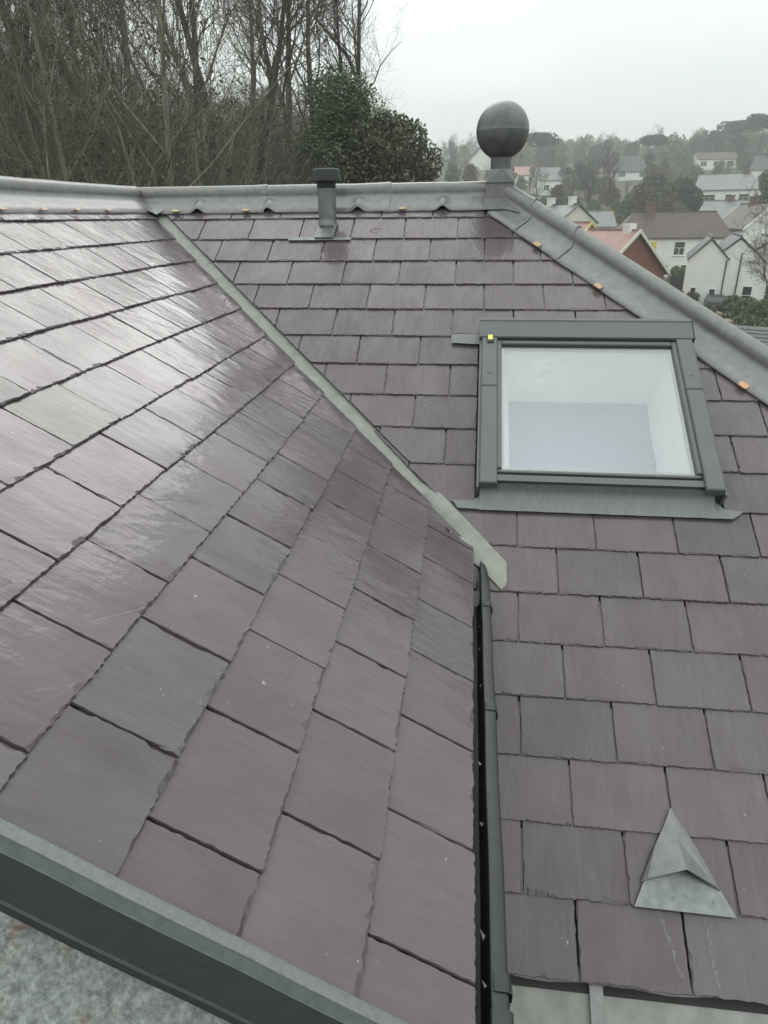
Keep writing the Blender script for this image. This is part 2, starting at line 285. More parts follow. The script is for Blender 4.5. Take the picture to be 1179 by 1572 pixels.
# ------------------------------------------------------------------ the slate roofed house
OA = np.array([0.31276, 1.03082, -1.60906]); PA = math.radians(32.5503); GA = 0.165241; WA = 0.25
OB = np.array([0.046465, 0.952054, -0.992186]); PB = math.radians(31.4791); GB = 0.172235; WB = 0.226218
sA = np.array([0, math.cos(PA), math.sin(PA)]); nA = np.array([0, -math.sin(PA), math.cos(PA)]); TA = math.tan(PA)
sB = np.array([-math.cos(PB), 0, math.sin(PB)]); nB = np.array([math.sin(PB), 0, math.cos(PB)]); TB = math.tan(PB)
X = np.array([1.0, 0, 0]); Y = np.array([0, 1.0, 0])
def A(x, s, n=0.0): return np.array([x, 0, 0]) + np.array([0, OA[1], OA[2]]) + s * sA + n * nA
def B(y, s, n=0.0): return np.array([OB[0], 0, OB[2]]) + np.array([0, y, 0]) + s * sB + n * nB
RY, RZ = 3.68, 0.083            # ridge of the slope facing us: plan y and height
RX = -1.71                      # ridge of the wing: plan x
HX = 0.13                       # where the ridge meets the hip
def z_on_A(y): return OA[2] + (y - OA[1]) * TA
def vly(y):                     # valley plan x at plan y
    return 0.083 + (1.962 - y) * (1.657 / 1.590)
EA = -0.0215                    # deck depth below the slate faces
house = empty('slate_roofed_house', (-0.6, 2.6, GZ), label='house with wet purple grey slate roof, lead ridges, skylight and round ball finial', category='house')

# decks under the slates
SKX0, SKX1, SKS0, SKS1 = 0.05, 0.855, 1.345, 2.162          # skylight outer frame on slope A
HO = (0.085, 0.82, 1.40, 2.15)                              # hole through the deck
b = MB()
def deckA(x0, x1, s0, s1):
    b.add([A(x0, s0, EA), A(x1, s0, EA), A(x1, s1, EA), A(x0, s1, EA)], [(0, 1, 2, 3)])
SR = (RY - OA[1]) / math.cos(PA)
def hipx(s): return HX + (SR - s) * math.cos(PA)
def valx(s): return vly(OA[1] + s * math.cos(PA))
def polyA(pts): b.add([A(x, s, EA) for x, s in pts], [tuple(range(len(pts)))])
polyA([(-0.35, -0.02), (hipx(-0.02), -0.02), (hipx(HO[2]), HO[2]), (min(valx(HO[2]), -0.35), HO[2])])
polyA([(valx(HO[2]), HO[2]), (HO[0], HO[2]), (HO[0], HO[3]), (valx(HO[3]), HO[3])])
polyA([(HO[1], HO[2]), (hipx(HO[2]), HO[2]), (hipx(HO[3]), HO[3]), (HO[1], HO[3])])
polyA([(valx(HO[3]), HO[3]), (hipx(HO[3]), HO[3]), (HX, SR), (RX, SR)])
slopeA = b.build('roof_slope', 'deck', house, label='slope with the skylight, slates laid in level courses')
b = MB(); SRB = (OB[0] - RX) / math.cos(PB)
b.add([B(0.512, -0.01, EA), B(1.99, -0.01, EA), B(RY, SRB, EA), B(0.512, SRB, EA)], [(0, 1, 2, 3)])
slopeB = b.build('roof_slope', 'deck', house, label='glossy slope of the wing, reflecting the sky')

TK = 0.0058
rng = random.Random(7)
def clip(poly, a_, b_, c_):       # keep a x + b y <= c
    o = []
    for i in range(len(poly)):
        p, q = poly[i], poly[(i + 1) % len(poly)]; dp = a_ * p[0] + b_ * p[1] - c_; dq = a_ * q[0] + b_ * q[1] - c_
        if dp <= 0: o.append(p)
        if dp * dq < 0: t = dp / (dp - dq); o.append((p[0] + t * (q[0] - p[0]), p[1] + t * (q[1] - p[1])))
    return o
def area(p): return 0.5 * sum(p[i][0] * p[(i + 1) % len(p)][1] - p[(i + 1) % len(p)][0] * p[i][1] for i in range(len(p))) if len(p) > 2 else 0
def slate_mesh(poly, g, rnd):
    """one dressed slate: local x across, y up the slope, tail at y=0; chipped bevels on tail and sides"""
    pts, ins = [], []
    n = len(poly); cx = sum(p[0] for p in poly) / n; cyy = sum(p[1] for p in poly) / n
    ymin = min(p[1] for p in poly)
    for i in range(n):
        p, q = np.array(poly[i]), np.array(poly[(i + 1) % n]); d = q - p; Ln = np.hypot(*d)
        if Ln < 1e-4: continue
        tail = abs(d[1]) < 0.1 * Ln and max(p[1], q[1]) < ymin + 0.02; hidden = min(p[1], q[1]) > g * 1.05
        m = max(1, int(Ln / (0.007 if tail else (0.2 if hidden else 0.011)))); nrm = np.array([-d[1], d[0]]) / Ln
        run, val, side, amp = 0, 0.002, rnd.random(), rnd.choice((.45, .7, 1.0, 1.0, 1.5))
        for k in range(m):
            t = k / m; c = p + d * t
            if run <= 0:
                run = rnd.choice((1, 1, 2, 3, 5, 8))
                if tail: val = amp * rnd.choice((0.0008, 0.0012, 0.002, 0.004, 0.0065, 0.010)) * rnd.uniform(.6, 1.25)
                else: val = amp * rnd.choice((0.0006, 0.0008, 0.0016, 0.0050 if side > .5 else .0012)) * rnd.uniform(.6, 1.3)
            run -= 1; val *= rnd.uniform(.72, 1.1)
            j = 0 if hidden else (rnd.gauss(0, .0009) if tail else rnd.gauss(0, .0006))
            if k == 0: j = 0
            pts.append(c + nrm * j); ins.append(nrm * (0.0003 if hidden else val) + (0 if k else (np.array([cx, cyy]) - c) * 0.008))
    m = len(pts); up = TK
    v = [(x, y, 0) for x, y in pts] + [(x, y, up * rnd.uniform(.35, .6)) for x, y in pts] + [(p[0] + q[0], p[1] + q[1], up + rnd.uniform(-.0002, .0002)) for p, q in zip(pts, ins)]
    f = [tuple(range(2 * m, 3 * m)), tuple(range(m - 1, -1, -1))]
    for i in range(m):
        k = (i + 1) % m; f += [(i, k, m + k, m + i), (m + i, m + k, 2 * m + k, 2 * m + i)]
    return v, f
def lay(slope, cx, s0, ax, asl, an, origin_fn, poly, g, rnd, tiltv=0.45):
    v, f = slate_mesh(poly, g, rnd)
    me = bpy.data.meshes.new('slate'); me.from_pydata(v, [], f); me.materials.append(M['slate']); me.update()
    o = bpy.data.objects.new('slate', me)
    th = math.atan((TK + 0.0009) / g) + math.radians(rnd.gauss(0, tiltv * 0.35)); ro = math.radians(rnd.gauss(0, tiltv))
    yv = asl * math.cos(th) - an * math.sin(th); zv = an * math.cos(th) + asl * math.sin(th)
    xv = ax * math.cos(ro) - zv * math.sin(ro); zv = zv * math.cos(ro) + ax * math.sin(ro)
    P = origin_fn(cx, s0, -TK + rnd.uniform(-.0002, .0011))
    sc.collection.objects.link(o); o.parent = slope; o.matrix_parent_inverse = Matrix.Translation(-WLOC[slope.name])
    o.matrix_basis = Matrix(((xv[0], yv[0], zv[0], P[0]), (xv[1], yv[1], zv[1], P[1]), (xv[2], yv[2], zv[2], P[2]), (0, 0, 0, 1)))
    return o
VENT = [(0.561, 0.386), (0.452, 0.166), (0.676, 0.166)]
for k in range(0, 19):
    s0 = k * GA
    jn = [OA[0] + (j + (0 if k % 2 == 0 else 0.5)) * WA + rng.uniform(-.003, .003) for j in range(-9, 13)]
    for j in range(21):
        gp = rng.uniform(.0020, .0030); x0, x1 = jn[j] + gp, jn[j + 1] - gp; cxx = (x0 + x1) / 2
        dt = rng.uniform(-.0016, .0016)
        s1 = min(2 * GA - 0.012, SR - s0 - 0.01)
        if k == 18: s1 = SR - s0 - .01
        poly = [(x0 - cxx, dt), (x1 - cxx, dt + rng.uniform(-.0012, .0012)), (x1 - cxx, s1), (x0 - cxx, s1)]
        # hip edge: x <= hipx(s) - 0.03 ; valley edge
        poly = clip(poly, 1, math.cos(PA), HX + (SR - s0) * math.cos(PA) - 0.115 - cxx)
        if len(poly) < 3: continue
        ty = OA[1] + s0 * math.cos(PA)
        if ty > 1.93:
            sl = 1.657 / 1.590        # x >= vly(y)+off
            off = (0.066 if ty > 2.2 else .048) + rng.uniform(-.004, .003)
            poly = clip(poly, -1, -sl * math.cos(PA), -(vly(ty) + off) + cxx)
        else:
            poly = clip(poly, -1, 0, 0.30 + cxx)
        if len(poly) < 3: continue
        # cut round the skylight
        if s0 < SKS1 + .02 and s0 + s1 > SKS0 - 0.05 and x1 > SKX0 and x0 < SKX1:
            cand = [clip(poly, 1, 0, SKX0 - .004 - cxx), clip(poly, -1, 0, -(SKX1 + .004) + cxx)]
            if s0 + 0.04 < SKS0 - 0.05: cand.append(clip(poly, 0, 1, SKS0 - 0.012 - s0))
            if s0 > SKS1 - GA: cand.append(clip(poly, 0, -1, -(SKS1 + 0.0 - s0)))
            poly = max(cand, key=area)
        if k == 1 and 0.44 < cxx + 0 and x0 < .68 and x1 > .45:      # cut to the hood vent
            pass
        if len(poly) < 3 or area(poly) < 0.0011: continue
        lay(slopeA, cxx, s0, X, sA, nA, A, poly, GA, rng, 0.22)
for k in range(0, 12):
    s0 = k * GB
    jn = [OB[1] + (j + (0.5 if k % 2 == 0 else 0.0) + (.08 if k > 4 else 0)) * WB + rng.uniform(-.007, .007) for j in range(-4, 15)]
    for j in range(18):
        gp = rng.uniform(.0018, .0026); y0, y1 = jn[j] + gp, jn[j + 1] - gp; cyy = (y0 + y1) / 2
        s1 = min(2 * GB - 0.012, SRB - s0 - 0.01)
        if k == 11: s1 = SRB - s0 - .01
        dt = rng.uniform(-.0022, .0022)
        poly = [(y0 - cyy, dt), (y1 - cyy, dt + rng.uniform(-.0015, .0015)), (y1 - cyy, s1), (y0 - cyy, s1)]
        poly = clip(poly, -1, 0, -0.505 + cyy)
        if len(poly) < 3: continue
        # valley: y <= 1.962 - (x-0.083)*(1.59/1.657)
        xk = OB[0] - s0 * math.cos(PB); q = 1.590 / 1.657
        poly = clip(poly, 1, -q * math.cos(PB), 1.962 - (xk - .083) * q - 0.004 - cyy + rng.uniform(-.004, .003))
        if len(poly) < 3 or area(poly) < 0.0012: continue
        lay(slopeB, cyy, s0, Y, sB, nB, B, poly, GB, rng, 0.32)

# slopes that fall away behind ridge and hip: same courses, joined
def far_slope(origin, ax, asl, an, wmax, smax, inside, label, base):
    mb = MB(); mb.add([origin + ax * x_ + asl * s_ - an * .016 for x_, s_ in base], [tuple(range(len(base)))])
    for k in range(int(smax / GA)):
        j = -1
        while j * WA < wmax:
            x0 = (j + (0.5 if k % 2 else 0)) * WA; j += 1
            if not inside(x0 + WA / 2, (k + .5) * GA): continue
            q = [origin + ax * xx + asl * ss + an * nn for ss, nn in ((k * GA, 0), ((k + 1.2) * GA, -.007)) for xx in (x0, x0 + WA - .004)]
            c = [q[0] - an * .006, q[1] - an * .006, q[3] - an * .006, q[2] - an * .006, q[0], q[1], q[3], q[2]]; mb.hexa(c)
    o = mb.build('roof_slope', 'slate', house, label=label, kind='stuff'); return o
hb = SR * math.cos(PA)
far_slope(np.array([HX + hb, RY + hb, OA[2] - .02]), np.array([0, -1.0, 0]), np.array([-math.cos(PA), 0, math.sin(PA)]), np.array([math.sin(PA), 0, math.cos(PA)]), 2 * hb, SR,
          lambda x, s: s * math.cos(PA) < x - .2 and x < 2 * hb - s * math.cos(PA) - .27, 'slate slope falling away beyond the hip', [(0, 0), (2 * hb, 0), (hb, SR)])
far_slope(np.array([HX + hb, RY + hb, OA[2] - .02]), np.array([-1.0, 0, 0]), np.array([0, -math.cos(PA), math.sin(PA)]), np.array([0, math.sin(PA), math.cos(PA)]), hb + 1.84 + hb, SR,
          lambda x, s: x > s * math.cos(PA) and x < hb + 1.84 + hb - s * math.cos(PA), 'slate slope behind the ridge above the woods', [(0, 0), (2 * hb + 1.84, 0), (hb + 1.84, SR), (hb, SR)])
far_slope(np.array([RX - hb, RY + hb, OA[2] - .02]), np.array([0, -1.0, 0]), np.array([math.cos(PA), 0, math.sin(PA)]), np.array([-math.sin(PA), 0, math.cos(PA)]), hb + 3.2, SR,
          lambda x, s: x > s * math.cos(PA), 'slate slope behind the wing ridge', [(0, 0), (hb + 3.2, 0), (hb + 3.2, SR), (hb, SR)])

# ---- lead cappings
def cap(P0, P1, lat, dropL, dropR, wl, wr, r, hc, lift=0.0, humps=(), nseg=None, flare=True, n=9):
    """sweep a roll-and-wings section from P0 to P1; lat = horizontal unit vector to the 'plus' side"""
    P0 = np.array(P0, float); P1 = np.array(P1, float); Ln = np.linalg.norm(P1 - P0); nseg = nseg or max(8, int(Ln / .03)); lat = np.array(lat, float)
    prof = []                                                     # (a, h above sloping plane, wing weight)
    prof += [(-wl - .0005, .000, 1), (-wl, .010, 1), (-wl + .03, .0115, .9), (-wl * .6, .012, .85), (-r * 1.5, .012, .5), (-r * 1.12, .0155, 0), (-r * .93, hc * .62, 0)]
    for k in range(n):
        t = math.pi * (-.08 + 1.16 * k / (n - 1)); prof.append((-r * math.cos(t), hc + r * math.sin(t), 0))
    prof += [(r * .93, hc * .62, 0), (r * 1.12, .0155, 0), (r * 1.5, .012, 0), (wr - .03, .0115, 0), (wr, .010, 0), (wr + .0005, 0, 0)]
    rows = []; rn = random.Random(int(Ln * 1000))
    for i in range(nseg + 1):
        t = i / nseg; C = P0 + (P1 - P0) * t; row = []
        for a_, h, wt in prof:
            hh = h + lift * (0.4 + 0.6 * t) + .0045 * t ** 10 + 0.0018 * mnoise.noise(Vector((C[0] * 6, C[1] * 6, a_ * 14)))
            for hx, hw, hhgt in humps: hh += hhgt * wt * math.exp(-(((C - P0) @ (P1 - P0) / Ln - hx) / hw) ** 2)
            aa = a_ + (0.003 * mnoise.noise(Vector((C[0] * 9, C[1] * 9, 3.3))) if abs(a_) >= min(wl, wr) * .9 else 0)
            base = -abs(a_) * (dropL if a_ < 0 else dropR)
            if abs(a_) < r * 1.4: base *= (abs(a_) / (r * 1.4)) ** .5 if abs(a_) > r * .5 and h < hc else 0.35
            row.append(C + lat * aa + np.array([0, 0, base + hh]))
        rows.append(row)
    dn = (P1 - P0) / Ln; rows.append([p - np.array([0, 0, .0045]) + dn * .0006 for p in rows[-1]]); rows.append([p - np.array([0, 0, .0005]) - dn * .03 for p in rows[-1]])
    return MB().grid(rows)
WA_ = 0.105; WL = 0.104
seam_k = dict(smooth=True)
# ridge over slope A, sheets lapped left to right
HUMPX = [(-1.366 - RX), (-1.005 - RX), (-0.555 - RX), (-0.142 - RX)]
xs_seam = [RX - .02, -1.025, -0.40, HX - .005]
for i in range(3):
    x0, x1 = xs_seam[i] - (0.03 if i else 0), xs_seam[i + 1]
    hp = [(h + RX - x0, .024, .023) for h in HUMPX if x0 < h + RX < x1]
    o = cap((x0, RY, RZ), (x1, RY, RZ), (0, 1, 0), TA, TA, WA_, WA_, 0.0255, 0.036, 0.0015 * i + .0005, hp, nseg=int((x1 - x0) / .008)).build('lead_sheet', 'lead', house, True, label='lead sheet dressed over the ridge roll above the skylight slope')
y_seam = [0.47, 1.9, RY - 0.03]
for i in range(2):
    o = cap((RX, y_seam[i] - (0.03 if i else 0), RZ), (RX, y_seam[i + 1], RZ), (-1, 0, 0), TB, TB, WL, WL, 0.0255, 0.036, 0.002 * (1 - i) + .0005, nseg=90).build('lead_sheet', 'lead', house, True, label='lead sheet on the ridge roll of the glossy wing')
# bossed corner where both ridges meet
b = MB(); 
prof = []
for k in range(9):
    t = k / 8 * math.pi / 2; prof.append((0.030 * math.cos(t), 0.036 + 0.0285 * math.sin(t)))
b.lathe([(0.034, 0.0)] + prof[:-1] + [(0.001, 0.0645)], (RX, RY, RZ - .004), 20)
b.build('lead_corner', 'lead', house, True, label='bossed lead corner where the two ridges meet')
b = MB()        # lead saddle dressed down into the head of the valley
vd = np.array([-1.657, 1.590, 0]); vd /= np.linalg.norm(vd)
for (yy, wdt) in ((3.665, .10), (3.60, .085), (3.555, .05)): pass
rows = []
for t in np.linspace(0, 1, 9):
    y_ = 3.70 - t * 0.150; xv_ = vly(y_); zc = z_on_A(y_) + .017 + .006 * math.sin(t * math.pi)
    row = []
    for q in np.linspace(-1, 1, 9):
        wq = .075 * (1 - .45 * t); row.append((xv_ + q * wq * .72, y_ + q * wq * .72 * 0.96 if q > 0 else y_ - q * wq * -.72 * .96, 0))
    rows.append([(xx, yy, max(OB[2] + (OB[0] - xx) * TB, z_on_A(yy)) + .016) for xx, yy, _ in row])
b.grid(rows); b.build('lead_saddle', 'lead', house, True, label='lead saddle turned into the head of the valley')

# hip roll
hd = np.array([1.0, -1.0, -TA]); hlat = np.array([1.0, 1.0, 0]) / math.sqrt(2); dr = TA / math.sqrt(2)
H0 = np.array([HX, RY, RZ]); hs = [0.035, 0.165, 0.345, 1.105, 1.9, 2.68]       # plan distances in x from the apex
for i in range(5):
    t0, t1 = hs[i] - (0.0 if i == 0 else 0.03), hs[i + 1]
    o = cap(H0 + hd * t0, H0 + hd * t1, hlat, dr, dr, 0.130, 0.130, 0.033, 0.047, 0.0048 if i == 0 else 0.0042 - 0.0004 * i, nseg=max(20, int((t1 - t0) / .02))).build('lead_sheet', 'lead_dark' if False else 'lead', house, True, label='lead sheet dressed over the hip roll, wide wing on the slates')
    hs_o = o
# clips holding the wing edges
def clipA(x, y, m='clip', along=0, sz=(0.034, 0.020)):
    z0 = z_on_A(y); P = np.array([x, y, z0]) + nA * .0155
    d1 = np.array([math.cos(along), math.sin(along), math.sin(along) * TA]); d1 /= np.linalg.norm(d1); d2 = np.cross(nA, d1)
    mb = MB(); a_, c_ = sz
    ring = [(-a_ / 2, -c_ / 2), (-a_ / 4, -c_ * .62), (a_ / 4, -c_ * .62), (a_ / 2, -c_ / 2), (a_ / 2, c_ / 2), (a_ / 4, c_ * .6), (-a_ / 4, c_ * .6), (-a_ / 2, c_ / 2)]
    mb.prism([P + d1 * p + d2 * q - nA * .0035 for p, q in ring], nA * .0055); mb.build('fixing_clip', m, house)
for xx, mm in ((-1.478, 'clip_yellow'), (-1.115, 'clip'), (-0.336, 'clip')): clipA(xx, RY - WA_ + .004, mm, 0, (.034, .013))
for dx, mm in ((0.255, 'clip'), (0.50, 'clip'), (0.975, 'clip_orange')):
    q = H0 + hd * dx - hlat * (0.126); clipA(q[0] , q[1], mm, math.radians(-45), (.036, .020))
for yy in (2.37, 2.62, 2.86, 3.12):
    mb = MB(); c_ = B(yy, SRB - .122, .0155); mb.prism([c_ - Y * .017 - sB * .007, c_ + Y * .017 - sB * .009, c_ + Y * .017 + sB * .007, c_ - Y * .017 + sB * .008], nB * .003); mb.build('fixing_clip', 'clip', house)

# ball finial on a lead base
FX, FY = 0.128, RY
fin = MB()
prof = [(0.002, 0.4825)] + [(0.123 * math.sin(t), 0.360 - 0.1225 * -math.cos(t)) for t in np.linspace(.06, math.pi * .5 - .02, 16)]
prof += [(0.1236, 0.361), (0.1236, 0.357)] + [(0.123 * math.sin(t), 0.360 + 0.1225 * math.cos(t)) for t in np.linspace(math.pi * .5 + .02, math.pi - .38, 14)] + [(0.046, 0.243)]
fin.lathe(prof[::-1], (FX, FY, 0), 56)
ball = fin.build('ball_finial', 'lead_dark', house, True, label='dark lead ball finial where ridge and hip meet')
autosmooth(ball, 50)
b = MB(); b.tube((FX, FY, .180), (FX, FY, .246), .047, .0465, 28); b.tube((FX, FY, .236), (FX, FY, .247), .0495, .0475, 28)
autosmooth(b.build('neck', 'lead_dark', ball))
b = MB(); q = 0.066
b.box(FX - q, FX + q, FY - q, FY + q, RZ - .04, .135)
b.hexa([(FX - q * 1.03, FY - q * 1.03, .135), (FX + q * 1.03, FY - q * 1.03, .135), (FX + q * 1.03, FY + q * 1.03, .135), (FX - q * 1.03, FY + q * 1.03, .135),
        (FX - .05, FY - .05, .196), (FX + .05, FY - .05, .196), (FX + .05, FY + .05, .196), (FX - .05, FY + .05, .196)])
b.build('lead_base', 'lead', ball)
b = MB(); b.prism([(FX - q - .004, FY - q - .003, .138), (FX + q + .004, FY - q - .003, .138), (FX + .002, FY - .053, .199)], (0, -.004, 0))
b.build('lead_base_flap', 'lead_dark', ball)
# saddle flap below the base, lapping ridge and hip sheets
rows = []
for t in np.linspace(0, 1, 5):
    rows.append([A(FX + xx, SR - .02 - t * .122 - max(0, xx - .03) * .45, .019 + .01 * (1 - t)) for xx in np.linspace(-.075, .10, 10)])
b = MB(); b.grid(rows); b.build('lead_apron', 'lead', ball, True)

# ---- valley lining
def lining_rows(ya, yb, n, up=0.0):
    rows = []
    for y_ in np.linspace(ya, yb, n):
        xv_ = vly(y_); lift_ = float(np.interp(y_, [1.9, 2.13, 2.21, 3.7], [0.006, 0.003, -.0175, -.0175])) + up
        qm = float(np.interp(y_, [1.90, 2.0, 2.18, 2.2], [.036, .042, .047, .095])); ql = float(np.interp(y_, [1.95, 2.02], [-.034, -.05])); cs = []
        for k, t in enumerate((0, .3, .5, .55, .75, .9, .96, 1)):
            q = ql + (qm - ql) * t; xx = min(xv_ + q * .72, .153); yy = y_ + q * .69
            zz = max(z_on_A(yy), OB[2] + (OB[0] - xx) * TB if yy > 1.985 else -9) + lift_ - (.012 if q < 0 and yy > 2.02 else 0) + (.0012 if k in (5, 6) else 0)
            cs.append((xx, yy, zz))
        rows.append(cs)
    return rows
b = MB(); b.grid(lining_rows(3.62, 1.955, 80)); lining = b.build('valley_lining', 'trough', house, True, label='pale valley lining strip between the two slate slopes')
rows = lining_rows(1.955, 1.888, 14, .0015); rows = [[(p[0], p[1], p[2] - .005) for p in rows[0]]] + rows + [[(p[0], p[1] - .0006, p[2] - .006) for p in rows[-1]]]
rows = [[(r_[0][0], r_[0][1], r_[0][2] - .006)] + r_ + [(r_[-1][0], r_[-1][1], r_[-1][2] - .006)] for r_ in rows]
b = MB(); b.grid(rows); b.build('outlet_end', 'trough_end', lining)

# ---- rain gutter under the wing's eave
GZ_ = -1.010
gprof = [(.020, -.035), (.022, -.075), (.035, -.088), (.060, -.088), (.0690, -.075), (.0695, -.004), (.0705, .0), (.0730, .0012), (.0900, .0008), (.0935, -.0006), (.0955, -.0035), (.0960, -.012), (.0955, -.070), (.094, -.092), (.060, -.0935), (.030, -.0935), (.018, -.080), (.016, -.035)]
def gut(prof, y0, y1, n=24, wob=.0006):
    return MB().grid([[(x_ + wob * math.sin(y_ * 17), y_, GZ_ + z_) for x_, z_ in prof + prof[:1]] for y_ in np.linspace(y0, y1, n)])
def gdeep(y0, y1): return [gut(gprof, y0, y1)]
gutter = gut(gprof, 0.56, 1.80).build('rain_gutter', 'gutter', house, label='black plastic rain gutter along the eave of the wing'); autosmooth(gutter, 35)
b = MB(); rows = []          # tapered far end running out against the slates
for t in np.linspace(0, 1, 8):
    y_ = 1.80 + .135 * t; top = -.0 ; q = math.sqrt(max(0, 1 - t ** 2)); rows.append([(.0670, y_, GZ_ - .004 - .02 * t), (.0685 , y_, GZ_ + .001), (.0685 + .0125 * q, y_, GZ_ + .0015), (.069 + .0245 * q, y_, GZ_ - .001), (.0692 + .0268 * q, y_, GZ_ - .012), (.0692 + .0264 * q, y_, GZ_ - .05)])
b.grid(rows); b.build('stop_end', 'gutter', gutter, True)
for y_ in (0.62, 1.22, 1.66):
    b = MB(); out_ = [(x_ + (.002 if x_ > .06 else 0), z_ + .002) for x_, z_ in gprof[5:13]]; out_ = out_ + [(x_ - .001, z_ - .004) for x_, z_ in out_[::-1]]
    b.grid([[(x_, yy, GZ_ + z_) for x_, z_ in out_ + out_[:1]] for yy in (y_, y_ + .026)]); b.build('bracket', 'gutter', gutter)
    b = MB(); b.box(.0955, .1010, y_ + .006, y_ + .020, GZ_ - .03, GZ_ - .010); b.build('bracket_lug', 'gutter', gutter)
b = MB(); out_ = [(x_ * 1.0 + (.004 if x_ > .075 else -.002), z_ + .003) for x_, z_ in gprof[4:14]]
b.grid([[(x_ + (.004 if i in (1, 2) else 0), yy, GZ_ + z_ + (.002 if i in (1, 2) else 0)) for x_, z_ in out_] for i, yy in enumerate((.52, .53, .56, .575, .595))]); b.build('union', 'gutter', gutter, True)
b = MB()
for y_ in (.64, .70, .93, 1.02, 1.07, 1.33, 1.48, 1.6):
    q0 = np.array([.060 + rng.uniform(-.003, .003), y_ + rng.uniform(-.02, .02), -1.03 + rng.uniform(-.01, .006)]); q1 = q0 + np.array([rng.uniform(-.006, .006), rng.uniform(.008, .02), rng.uniform(-.003, .004)]); q2 = q0 + np.array([.004, rng.uniform(.0, .008), .001])
    b.add([q0, q1, q2, q0 + np.array([0, 0, .001]), q1 + np.array([0, 0, .001]), q2 + np.array([0, 0, .001])], [(2, 1, 0), (3, 4, 5), (0, 1, 4, 3), (1, 2, 5, 4), (2, 0, 3, 5)])
b.build('slate_shavings', 'cladding', gutter, kind='stuff')

# ---- skylight
def SK(x0, x1, s0, s1, n0, n1): return MB().box(x0, x1, s0, s1, n0, n1, T=lambda p: A(*p))
sk = MB()
FB = 0.060                               # side bar width
TOPN = 0.072
x0, x1, s0, s1 = SKX0, SKX1, SKS0, SKS1
sk = MB()
for (a0, a1, b0, b1) in ((x0 + .006, x0 + .03, s0 + .02, s1), (x1 - .03, x1 - .006, s0 + .02, s1), (x0 + .006, x1 - .006, s1 - .03, s1 - .004), (x0 + .006, x1 - .006, s0 + .03, s0 + .055)):
    sk.box(a0, a1, b0, b1, -.02, TOPN - .012, T=lambda p: A(*p))
skylight = sk.build('skylight', 'cladding', house, label='grey framed roof window with a pale pane set in the slates')
def bev(mb, x0, x1, s0, s1, n0, n1, bv=.004):   # box with chamfered top edges
    lo = [A(x0, s0, n0), A(x1, s0, n0), A(x1, s1, n0), A(x0, s1, n0)]; mi = [A(x0, s0, n1 - bv), A(x1, s0, n1 - bv), A(x1, s1, n1 - bv), A(x0, s1, n1 - bv)]
    hi = [A(x0 + bv, s0 + bv, n1), A(x1 - bv, s0 + bv, n1), A(x1 - bv, s1 - bv, n1), A(x0 + bv, s1 - bv, n1)]
    fs = [(3, 2, 1, 0), (8, 9, 10, 11)] + [(i, (i + 1) % 4, 4 + (i + 1) % 4, 4 + i) for i in range(4)] + [(4 + i, 4 + (i + 1) % 4, 8 + (i + 1) % 4, 8 + i) for i in range(4)]
    return mb.add(lo + mi + hi, fs)
smid = s0 + (s1 - s0) * .56
for side in (0, 1):
    xa, xb = (x0 + .008, x0 + .008 + FB) if side == 0 else (x1 - .008 - FB, x1 - .008)
    bev(MB(), xa, xb, s0 + .012, smid - .001, TOPN - .03, TOPN).build('side_cladding', 'cladding', skylight)
    bev(MB(), xa, xb, smid + .001, s1 - .085, TOPN - .03, TOPN - .0012).build('side_cladding', 'cladding', skylight)
    xc = xa + .028; b = MB(); b.tube(A(xc, smid + .07, TOPN - .004), A(xc, smid + .07, TOPN + .0006), .006, .006, 12); b.build('screw_cover', 'cladding', skylight)
    xf = x0 if side == 0 else x1 - .008          # folded flashing upstand along the side
    bev(MB(), xf, xf + .008, s0 + .004, s1 - .01, -.012, TOPN - .016, .002).build('side_flashing', 'cladding_light', skylight)
# hood along the top: rounded front
rows = []
for xx in (x0 + .004, x1 - .004):
    rows.append([A(xx, s1 - .100, TOPN - .022), A(xx, s1 - .1005, TOPN - .002), A(xx, s1 - .098, TOPN + .002), A(xx, s1 - .022, TOPN + .011), A(xx, s1 - .018, TOPN + .015), A(xx, s1 - .004, TOPN + .014), A(xx, s1, TOPN + .010), A(xx, s1, -.01)])
b = MB(); b.grid(rows); hood = autosmooth(b.build('top_hood', 'cladding', skylight), 25)
for xx, d in ((x0 + .004, -.006), (x1 - .004, .006)):
    i = 0 if d < 0 else 1
    b = MB(); b.prism(rows[i], (d, 0, 0)); b.build('hood_end', 'black' if d > 0 else 'cladding', skylight)
# sash round the pane
px0, px1, ps0, ps1 = x0 + .008 + FB + .016, x1 - .008 - FB - .016, s0 + .088, s1 - .125
PN = 0.050
def sash(xa, xb, sa, sb, m='cladding', n0=.02, n1=PN + .012): return bev(MB(), xa, xb, sa, sb, n0, n1, .003).build('sash', m, skylight)
sash(px0 - .018, px0, ps0 - .004, ps1 + .02); sash(px1, px1 + .018, ps0 - .004, ps1 + .02); sash(px0, px1, ps1, ps1 + .02)
sash(px0 - .016, px1 + .016, ps0 - .016, ps0 - .0045, 'cladding_light', .02, PN + .004); 
bev(MB(), x0 + .075, x1 - .075, s0 + .020, ps0 - .018, .01, PN - .004, .006).build('bottom_cladding', 'cladding', skylight)
bev(MB(), x0 + .075, x1 - .075, ps0 - .021, ps0 - .0162, .02, PN + .008, .002).build('drip_rail', 'cladding', skylight)
bev(MB(), px0 - .02, px1 + .02, ps1 + .0205, ps1 + .024, .02, PN + .014, .001).build('top_gasket', 'black', skylight)
for xa in (px0 - .0225, px1 + .0185): bev(MB(), xa, xa + .004, ps0 - .01, ps1 + .03, .02, PN + .010, .001).build('side_gasket', 'black', skylight)
SK(px0 - .004, px1 + .004, ps0 - .006, ps1 + .004, PN - .004, PN).build('pane', 'pane', skylight)
